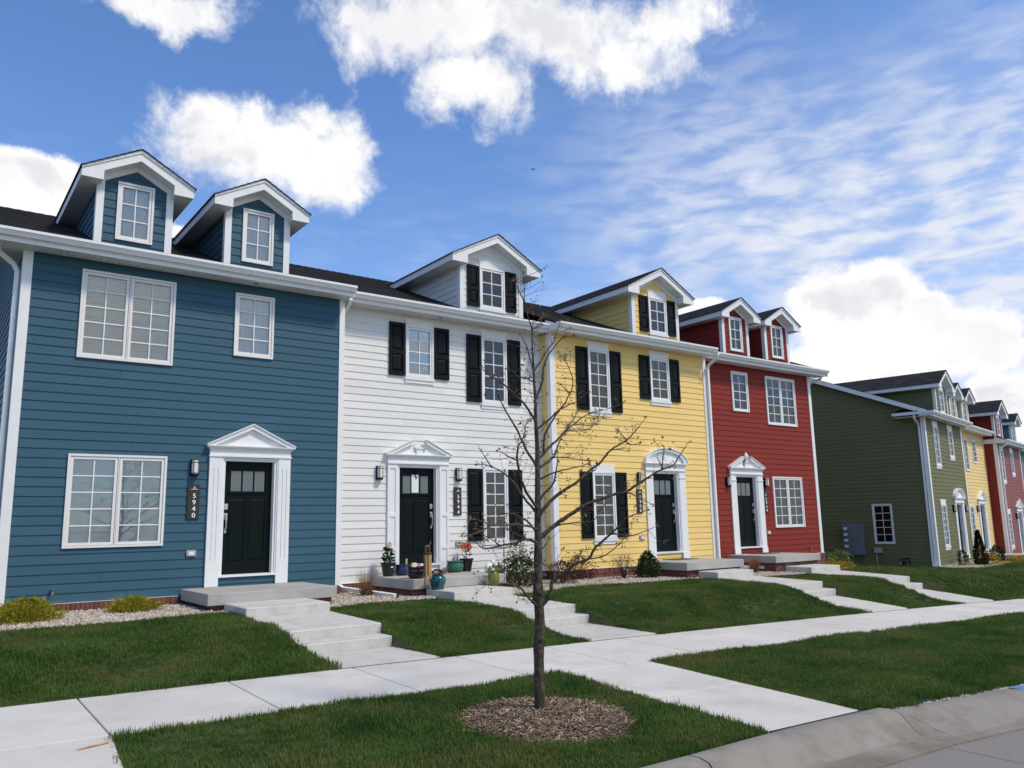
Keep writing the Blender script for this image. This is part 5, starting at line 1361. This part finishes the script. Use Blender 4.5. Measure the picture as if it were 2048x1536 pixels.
# ------------------------------------------------------------------ shrubs
def leafmat(n, c1, c2, isl=.35): return mat(n, c1, .55, 0, 14, col2=c2, island=isl, trans=.28, spec=.12)
LM = dict(deep=leafmat('deep_evergreen', (.010, .022, .009), (.022, .040, .014)), gold=leafmat('gold_needles', (.46, .38, .035), (.24, .25, .028), .45), dark=leafmat('dark_leaf', (.020, .045, .014), (.042, .075, .022)),
          pale=leafmat('pale_leaf', (.16, .22, .05), (.24, .27, .09)), silver=leafmat('silvery_leaf', (.30, .34, .24), (.12, .17, .08)), plum=leafmat('plum_leaf', (.050, .014, .018), (.085, .028, .030)),
          dry=leafmat('dry_grass', (.36, .19, .085), (.26, .12, .055), .3), drygreen=leafmat('tan_green_grass', (.12, .11, .04), (.20, .15, .07)), yel=leafmat('yellow_leaf', (.50, .32, .02), (.36, .26, .03)))
def blades(seed, n, h, rad_, wid, arch, spread=.25):
    r = random.Random(seed); mb = MB()
    for _ in range(n):
        a = r.uniform(0, 6.283); d = rad_*spread*math.sqrt(r.random()); b = Vector((d*math.cos(a), d*math.sin(a), 0))
        a2 = a+r.uniform(-.7, .7); out = Vector((math.cos(a2), math.sin(a2), 0)); hh = h*r.uniform(.55, 1.05); reach = rad_*r.uniform(.2, 1.0)
        pv = None; side = Vector((-out.y, out.x, 0)); vs_ = []
        for i in range(5):
            t = i/4; p = b+out*reach*t**1.5+Vector((0, 0, hh*(t-arch*t*t*.6*(reach/rad_)))); w = wid*(1-.8*t); vs_ += [p-side*w, p+side*w]
        mb.add(vs_, [(2*i, 2*i+1, 2*i+3, 2*i+2) for i in range(4)])
    return mb
def clumps(seed, n, shape, s, jitter=.5, slim=.32):
    """leaf pairs spread through an uneven crown; shape(u,v) -> radius at height fraction"""
    r = random.Random(seed); mb = MB(); H, prof = shape
    ph = [r.uniform(0, 6.28) for _ in range(4)]
    for _ in range(n):
        t = r.random(); a = r.uniform(0, 6.283); R_ = prof(t)*(1+.18*math.sin(3*a+ph[0]+5*t)+.12*math.sin(5*a+ph[1]-7*t))
        d = R_*(r.random()**.45); p = Vector((d*math.cos(a), d*math.sin(a), H*t*(1+.06*math.sin(4*a+ph[2]))))
        out = Vector((math.cos(a), math.sin(a), .55)).normalized()
        leaf(mb, p, (out+rvec(r)*jitter).normalized(), s*r.uniform(.6, 1.3), r, slim)
    return mb
def stems(seed, n, h, rad_, w=.006):
    r = random.Random(seed); mb = MB()
    for _ in range(n):
        a = r.uniform(0, 6.283); e = Vector((rad_*math.cos(a)*r.uniform(.3, 1), rad_*math.sin(a)*r.uniform(.3, 1), h*r.uniform(.7, 1.05)))
        mid = Vector((e.x*.35, e.y*.35, e.z*.5)); mb.tube([(0, 0, -.05), mid, e], [w, w*.7, w*.35], 4)
    return mb
def gz(x, y): return ground_z(x, y)+.012
def shrub(name, x, y, parts, label, cat='shrub', group=None, z=None):
    t = empty(name, (x, y, gz(x, y) if z is None else z), label=label, cat=cat, group=group)
    for nm, mb, m in parts: mb.build(nm, m, t, kind='stuff' if nm not in ('stem', 'stems') else None)
    return t
ell = lambda R_, p=.5: (lambda t: R_*max(.08, (math.sin(math.pi*min(1, t*.86+.14)))**p))
cone = lambda R_: (lambda t: R_*(1-t)**.75*(.75+.25*min(1, t*5)))
shrub('gold_shrub', 1.50, 13.95, [('foliage', clumps(1, 2600, (.33, lambda t: .42*(1-t**2.4)**.6), .065, .6, slim=.15), LM['gold']), ('feathery_tips', blades(101, 260, .44, .42, .006, .7, .8), LM['gold'])], 'low golden feathery shrub by the left corner of the blue house', group='shrubs in the gravel beds')
shrub('gold_shrub', 3.02, 14.35, [('foliage', clumps(2, 1900, (.23, lambda t: .37*(1-t**2.4)**.6), .06, .6, slim=.15), LM['gold']), ('feathery_tips', blades(102, 200, .33, .40, .006, .7, .8), LM['gold'])], 'low golden feathery shrub under the blue house window', group='shrubs in the gravel beds')
shrub('ornamental_grass', 7.12, 14.35, [('blades', blades(3, 240, .62, .30, .0036, .35, .3), LM['dry']), ('base_blades', blades(4, 160, .22, .16, .004, .5, .5), LM['drygreen'])], 'dry tan tuft of grass beside the white downspout', 'grass', 'dry ornamental grasses')
shrub('ornamental_grass', 18.33, 13.95, [('blades', blades(5, 260, .55, .28, .005, .35, .3), LM['dry']), ('base_blades', blades(6, 150, .2, .15, .005, .5, .5), LM['drygreen'])], 'dry orange tuft of grass in front of the red house', 'grass', 'dry ornamental grasses')
shrub('leafy_shrub', 10.72, 14.3, [('foliage', clumps(7, 1500, (.62, ell(.45)), .055), LM['dark']), ('flower_tips', clumps(8, 420, (.66, ell(.47)), .05), LM['silver']), ('stems', stems(9, 14, .6, .35), M['twig'])], 'dark green shrub with pale tips beside the white house porch', group='shrubs in the gravel beds')
shrub('light_green_shrub', 11.0, 14.7, [('foliage', clumps(10, 800, (.92, ell(.26)), .055), LM['pale']), ('stems', stems(11, 8, .8, .18), M['twig'])], 'light green shrub rising behind the dark one at the white house', group='shrubs in the gravel beds')
shrub('barberry_shrub', 11.85, 14.2, [('foliage', clumps(12, 850, (.50, ell(.36)), .045, .8), LM['plum']), ('stems', stems(13, 24, .52, .36, .005), M['twig'])], 'dark plum barberry right behind the tree trunk', group='plum barberries')
shrub('barberry_shrub', 12.95, 14.85, [('foliage', clumps(14, 900, (.58, ell(.38)), .045, .8), LM['plum']), ('stems', stems(15, 24, .58, .38, .005), M['twig'])], 'dark plum barberry against the yellow house corner', group='plum barberries')
shrub('barberry_shrub', 13.95, 14.4, [('foliage', clumps(16, 330, (.55, ell(.36)), .042, .9), LM['plum']), ('stems', stems(17, 46, .60, .36, .005), M['twig'])], 'sparse twiggy plum barberry next to the green boxwood', group='plum barberries')
shrub('boxwood_shrub', 14.62, 14.25, [('foliage', clumps(18, 2300, (.62, lambda t: .29*(1-t**2.2)**.6*(.7+.3*min(1, t*4))), .05), LM['dark']), ('new_growth', clumps(19, 420, (.66, lambda t: .29*(1-t**2.2)**.6), .04), LM['pale']), ('stems', stems(20, 10, .6, .25), M['twig'])], 'rounded dark green boxwood beside the yellow house porch', group='shrubs in the gravel beds')
shrub('yellow_shrub', 22.3, 14.15, [('foliage', clumps(21, 900, (.24, ell(.36)), .05), LM['yel'])], 'low bright yellow shrub at the red house corner', group='yellow shrubs')
shrub('yellow_shrub', 23.1, 14.3, [('foliage', clumps(22, 800, (.22, ell(.34)), .05), LM['yel'])], 'second low yellow shrub nearer the electric meters', group='yellow shrubs')
shrub('leafy_perennial', 26.3, 17.0, [('foliage', clumps(23, 800, (.50, ell(.50)), .08, .9), LM['pale']), ('stems', stems(24, 20, .5, .45), M['twig'])], 'loose green perennial below the electric meters', group='plants along the olive wall')
shrub('leafy_perennial', 27.4, 17.0, [('foliage', clumps(25, 420, (.62, ell(.38)), .075, .9), LM['pale']), ('stems', stems(26, 20, .68, .36), M['twig'])], 'tall loose perennial below the olive house side window', group='plants along the olive wall')
def w2p(u, v): p = w2(u, v); return p.x, p.y
x_, y_ = w2p(2.35, -.95)
shrub('arborvitae', x_, y_, [('foliage', clumps(27, 4200, (1.32, cone(.30)), .06, .25), LM['deep']), ('stem', stems(28, 3, 1.0, .05, .02), M['twig'])], 'narrow dark evergreen in front of the olive house door', 'shrub')
x_, y_ = w2p(1.75, -.45)
shrub('rose_bush', x_, y_, [('foliage', clumps(29, 600, (.60, ell(.18)), .06), LM['deep'])], 'small dark bush against the olive wall', group='plants along the olive wall')
x_, y_ = w2p(3.1, -1.1)
shrub('yellow_shrub', x_, y_, [('foliage', clumps(30, 700, (.42, ell(.42)), .07), LM['yel'])], 'yellow shrub right of the narrow evergreen', group='yellow shrubs')
x_, y_ = w2p(7.1, -.6)
shrub('round_shrub', x_, y_, [('foliage', clumps(31, 900, (.70, ell(.32)), .07), LM['deep'])], 'dark round shrub beside the pale yellow house porch')
x_, y_ = w2p(7.6, -1.4)
shrub('yellow_shrub', x_, y_, [('foliage', clumps(32, 500, (.3, ell(.45)), .08), LM['yel'])], 'low yellow shrub at the right edge by the porches', group='yellow shrubs')

# ------------------------------------------------------------------ pots and ornaments on the white porch
PZ = .633
glz = lambda n, c, r=.15: mat(n, c, r, .12, 6, spec=.6)
def pot(name, x, y, z, prof, m, label, cat='pot', n=24):
    t = empty(name, (x, y, z), label=label, cat=cat, group='pots on the white house porch')
    MB().lathe(prof, 0, 0, 0, n).build('pot_body', m, t, smooth=True).modifiers.new('s', 'EDGE_SPLIT').split_angle = rad(50)
    zt = prof[-1][1]; rt = max(p[0] for p in prof[-3:])*.93
    MB().lathe([(rt, zt-.02), (rt*.98, zt-.018), (.0, zt-.012)], 0, 0, 0, 16).build('soil', M['mulch'], t)
    return t
PL = [(.0, 0), (.105, 0), (.15, .235), (.165, .24), (.17, .275), (.155, .275)]
t = pot('nursery_pot', 7.98, 15.1, PZ, [(a*.95, b*1.0) for a, b in PL], mat('black_plastic', (.012, .013, .014), .45, .1, 9), 'black plastic pot holding a small orange lily at the left end')
clumps(41, 150, (.30, lambda t: .10*(1-t*.5)), .075, .5).build('foliage', LM['dark'], t, (0, 0, .27), kind='stuff'); clumps(42, 40, (.10, ell(.045)), .045).build('flower', leafmat('orange_petal', (.72, .36, .10), (.80, .50, .2), .15), t, (0, 0, .57), kind='stuff')
MB().tube([(0, 0, .26), (.01, 0, .6)], .006, 5).build('stem', LM['dark'], t); MB().box(-.02, .03, -.161, -.155, .175, .2).build('price_sticker', M['digit'], t)
t = pot('blue_pot', 8.34, 15.12, PZ, [(.0, 0), (.12, 0), (.17, .06), (.18, .13), (.165, .19), (.185, .20), (.185, .225), (.165, .225)], glz('blue_glaze', (.012, .035, .11)), 'glossy dark blue pot in front of the white pilaster')
MB().tube([(.06, -.02, .2), (.065, -.02, .33)], .022, 6).build('plant_tag', mat('yellow_label', (.75, .55, .12), .6, .1, 9), t)
t = pot('black_bowl', 8.02, 14.0, PZ, [(.0, 0), (.12, 0), (.17, .05), (.195, .13), (.18, .185), (.205, .195), (.205, .225), (.18, .225)], glz('black_glaze', (.008, .009, .010), .1), 'glossy black bowl pot at the front edge of the porch')
MB().box(.03, .075, -.01, .01, .2, .285).build('plant_tag', mat('pink_label', (.75, .15, .2), .6, .1, 9), t); MB().box(-.115, -.09, -.01, .01, .2, .30).build('seed_label', mat('yellow_label', (.75, .55, .12), .6, .1, 9), t)
MB().box(-.07, .0, .01, .016, .2, .30).build('plant_tag', M['digit'], t)
t = pot('green_pot', 9.60, 15.10, PZ, [(.0, 0), (.13, 0), (.175, .05), (.19, .12), (.175, .185), (.16, .205), (.185, .215), (.185, .245), (.165, .245)], glz('celadon_glaze', (.035, .13, .085)), 'glossy sea green pot right of the white house door')
for a in (-.03, .06): MB().tube([(a, 0, .2), (a, 0, .315)], .014, 6).build('stake', mat('brown_stake', (.12, .05, .04), .7, .2, 9), t)
t = pot('nursery_pot', 9.93, 15.16, PZ, [(a*.95, b*1.0) for a, b in PL], mat('black_plastic', (.012, .013, .014), .45, .1, 9), 'black plastic pot with bright orange red flowers at the right')
clumps(43, 200, (.16, ell(.11, .4)), .05).build('flower', leafmat('scarlet_petal', (.85, .10, .02), (.80, .22, .06), .12), t, (0, 0, .46), kind='stuff'); clumps(44, 60, (.25, ell(.07)), .06).build('foliage', LM['plum'], t, (0, 0, .26), kind='stuff')
MB().tube([(0, 0, .26), (-.01, 0, .5)], .008, 5).build('stem', M['twig'], t)
t = pot('teal_urn', 8.19, 13.5, .444, [(.0, 0), (.115, 0), (.125, .02), (.115, .03), (.15, .12), (.155, .18), (.13, .24), (.10, .262), (.115, .275), (.10, .275)], glz('teal_glaze', (.006, .075, .085)), 'glossy teal strawberry urn on the lower step')
clumps(45, 90, (.09, ell(.11)), .045, .9).build('foliage', LM['plum'], t, (0, 0, .26), kind='stuff')
for a in (.3, 2.4, 4.4): MB().lathe([(.02, 0), (.035, .04), (.028, .04)], .14*math.cos(a), .14*math.sin(a), .15, 8).build('side_mouth', M['mulch'] if 0 else glz('teal_glaze', (.006, .075, .085)), t)
t = pot('olive_jar', 9.50, 13.52, .446, [(.0, 0), (.085, 0), (.115, .08), (.12, .16), (.10, .24), (.08, .27), (.09, .28), (.075, .28)], mat('olive_glaze', (.16, .17, .03), .4, .5, 12), 'olive green jar on the right end of the lower step')
clumps(46, 90, (.10, ell(.14)), .06, .9).build('foliage', LM['pale'], t, (0, 0, .25), kind='stuff')
# white goose ornament and dark hen beside it
t = empty('goose_ornament', (9.90, 14.25, PZ), label='round white bird ornament on the porch corner', cat='ornament')
MB().lathe([(.0, 0), (.06, .0), (.10, .05), (.105, .10), (.085, .16), (.05, .20), (.0, .21)], 0, 0, 0, 18).build('body', M['trim'], t, smooth=True)
MB().lathe([(.0, -.055), (.045, -.03), (.05, .0), (.04, .03), (.0, .05)], .09, -.02, .22, 14).build('head', M['trim'], t, smooth=True)
t = empty('hen_ornament', (10.12, 14.2, .36), label='dark brown wicker ornament beside the white bird', cat='ornament')
MB().lathe([(.0, 0), (.05, .02), (.085, .10), (.10, .22), (.09, .34), (.05, .42), (.0, .44)], 0, 0, 0, 14).build('body', mat('dark_wicker', (.022, .012, .010), .7, .5, 40, bump=.8, bs=60), t, smooth=True)
# door mat
t = tag(bevel(MB().box(-.36, .36, -.20, .20, 0, .014).build('door_mat', mat('red_mat', (.30, .035, .03), .95, .3, 30), None, (9.0, 15.05, PZ)), .004, 1), 'red door mat at the white house door', 'mat', 'door mats')
for k in range(5): MB().box(-.30, .30, -.165+.075*k, -.145+.075*k, .014, .0165).build('stripe', mat('mat_stripe', (.55, .40, .30), .95, .2, 30), t)
tag(bevel(MB().box(-.42, .42, -.25, .25, 0, .014).build('door_mat', mat('grey_mat', (.075, .065, .06), .95, .3, 30), None, (16.35, 14.75, PZ)), .004, 1), 'dark grey door mat at the yellow house door', 'mat', 'door mats')
tag(bevel(MB().box(-.42, .42, -.25, .25, 0, .014).build('door_mat', mat('brown_mat', (.055, .03, .028), .95, .3, 30), None, (20.3, 15.05, PZ)), .004, 1), 'dark brown door mat at the red house door', 'mat', 'door mats')
# bamboo chime hanging from a garden stake in the gravel
cx_, cy_ = 7.85, 13.42; cz_ = gz(cx_, cy_)
t = empty('garden_stake', (cx_, cy_, cz_), label='thin dark iron stake carrying the bamboo chime', cat='stake')
MB().tube([(.02, 0, -.05), (-.03, 0, .95), (-.02, 0, 1.03), (.03, 0, 1.06), (.07, 0, 1.03)], .006, 6).build('rod', M['lampmetal'], t)
t = empty('wind_chime', (cx_+.07, cy_, cz_+.30), label='bamboo wind chime with a carved animal on top', cat='wind chime')
bam = mat('bamboo', (.42, .27, .11), .55, .25, 7, stretch=(1, 1, .3)); 
MB().lathe([(.085, .52), (.085, .54), (.0, .545)], 0, 0, 0, 16).build('top_disc', M['twig'], t)
for k, (a, l) in enumerate(((.3, .36), (1.4, .48), (2.5, .42), (3.7, .53), (4.7, .39), (5.6, .45))):
    x, y = .052*math.cos(a), .052*math.sin(a); z0_ = .51-l
    m_ = MB().tube([(x, y, z0_), (x, y, .50)], .024, 10); o_ = m_.build('chime_tube', bam, t)
MB().tube([(0, 0, .52), (0, 0, .76)], .003, 4).build('string', M['lampmetal'], t)
an = MB(); an.tube([(-.05, 0, .64), (0, 0, .66), (.045, 0, .65)], [.018, .026, .02], 8)
for dx_ in (-.045, -.025, .025, .045): an.tube([(dx_, 0, .64), (dx_*1.15, 0, .545)], [.011, .007], 6)
an.tube([(.04, 0, .655), (.06, 0, .71), (.05, 0, .75)], [.015, .012, .008], 6); an.tube([(.055, 0, .725), (.085, 0, .715)], [.013, .008], 6)
an.build('carved_horse', mat('driftwood', (.14, .085, .06), .8, .3, 20), t)
# shepherd hook in the bed by the dark shrub
x_, y_ = 10.66, 14.75; t = empty('plant_hook', (x_, y_, gz(x_, y_)), label='black iron plant hook behind the dark green shrub', cat='hook')
MB().tube([(0, 0, -.05), (0, 0, 1.32)], .009, 6).tube([(0, 0, 1.32), (.02, 0, 1.38), (.05, 0, 1.40), (.075, 0, 1.37), (.07, 0, 1.33)], .012, 6).build('rod', M['lampmetal'], t)
# mint green ball ornament
tag(MB().lathe([(.0, 0), (.05, .02), (.07, .07), (.05, .12), (.0, .14)], 0, 0, 0, 14).build('garden_ornament', glz('mint_glaze', (.12, .55, .42)), None, (14.35, 14.75, gz(14.35, 14.75)+.12), smooth=True), 'mint green round ornament beside the boxwood', 'ornament')
# paper wreath hanger on the white door
wh = frame_of(WHITE)
t = empty('door_hanger', wh @ Vector((9.33-.47-6.91+.0, .098, 2.38)), label='white paper hung on a black hook on the white house door', cat='door hanger')
MB().box(-.085, .085, -.006, -.002, -.03, .36).build('paper', M['digit'], t); MB().tube([(0, -.012, .50), (0, -.014, .33), (.03, -.03, .28), (.045, -.02, .31)], .011, 6).build('hook', M['lampmetal'], t)

# electric meters and boxes on the olive side wall
gm = frame_of(GREEN)
def side_pt(s, z): return gm @ Vector((-.015, s, z))
ra = F2A-math.pi/2
t = empty('meter_cabinet', side_pt(3.46, .93), ra, label='grey electric meter cabinet with four round meters', cat='meter cabinet')
bevel(MB().box(0, .82, -.20, 0, 0, 1.27).build('cabinet_body', mat('grey_enamel', (.15, .175, .185), .45, .08, 5), t), .01, 2)
MB().box(.30, .80, -.206, -.2002, .66, 1.24).build('cabinet_door', mat('grey_enamel', (.15, .175, .185), .45, .08, 5), t); MB().box(.30, .80, -.206, -.2002, .04, .63).build('cabinet_door', mat('grey_enamel', (.15, .175, .185), .45, .08, 5), t)
for k in range(4):
    mt = MB().lathe([(.075, 0), (.075, .05), (.068, .10), (.05, .125), (.0, .13)], 0, 0, 0, 18).build('meter', mat('meter_glass', (.50, .50, .49), .2, .1, 30), t, (.16, -.20, 1.05-.235*k), (math.pi/2, 0, 0), True)
    MB().lathe([(.05, .1295), (.05, .1325), (.0, .133)], 0, 0, 0, 14).build('dial', M['digit'], mt)
    MB().box(.03, .075, -.212, -.2001, 1.02-.235*k, 1.05-.235*k).build('latch', M['metal'], t)
MB().tube([(.12, -.05, -.9), (.12, -.05, 0)], .04, 8).build('conduit', M['grey'], t)
t = empty('cable_box', side_pt(2.29, 1.02), ra, label='small pale utility box below the olive side window', cat='utility box')
bevel(MB().box(0, .29, -.13, 0, 0, .20).build('box_cover', M['grey'], t), .01, 2); MB().tube([(.06, -.04, -.5), (.06, -.04, 0)], .02, 6).build('conduit', M['grey'], t)
t = empty('gas_meter', side_pt(1.35, .60), ra, label='dark gas pipe and regulator low on the olive wall', cat='gas meter')
MB().tube([(0, -.06, -.35), (0, -.06, .18), (.12, -.06, .2), (.35, -.06, .2), (.35, -.06, .0)], .022, 8).build('pipe', M['black'], t); MB().lathe([(.0, -.05), (.07, -.04), (.085, .0), (.07, .04), (.0, .05)], .14, -.08, .06, 12).build('regulator', M['black'], t, smooth=True)
MB().box(-.01, .03, -.10, -.085, -.02, .07).build('pipe_tag', M['digit'], t)
# yard sign leaning by the rose red house window
p = w2(13.4, -1.05); t = empty('yard_sign', (p.x, p.y, ground_z(p.x, p.y)), F2A, label='pale blue yard sign leaning below the rose red house window', cat='sign')
MB().hexa([(0, 0, .15), (.5, 0, .15), (.5, .02, .15), (0, .02, .15), (-.12, .12, .85), (.38, .12, .85), (.38, .14, .85), (-.12, .14, .85)]).build('sign_board', mat('pale_blue_board', (.30, .42, .46), .6, .15, 6), t)
MB().tube([(.1, .04, -.1), (.1, .03, .2)], .01, 5).tube([(.4, .04, -.1), (.4, .03, .2)], .01, 5).build('sign_legs', M['grey'], t)
# a bird high over the roofs
d = (Fv*1613+Rv*(1066-1024)-Uv*(339-768)).normalized(); bp_ = Vector((0, 0, 1.65))+d*60
t = empty('bird', bp_, .6, label='tiny dark bird flying above the rooftops', cat='bird')
MB().tube([(-.13, 0, 0), (-.05, 0, .01), (.05, 0, .015), (.12, 0, .02), (.16, 0, .015)], [.012, .045, .05, .03, .008], 8).build('body', M['black'], t, smooth=True)
for s in (-1, 1): MB().add([(-.05, s*.03, .02), (.06, s*.03, .02), (.03, s*.16, .07), (-.03, s*.16, .07), (-.06, s*.27, .02)], [(0, 1, 2, 3), (3, 2, 4)]).build('wing', M['black'], t)
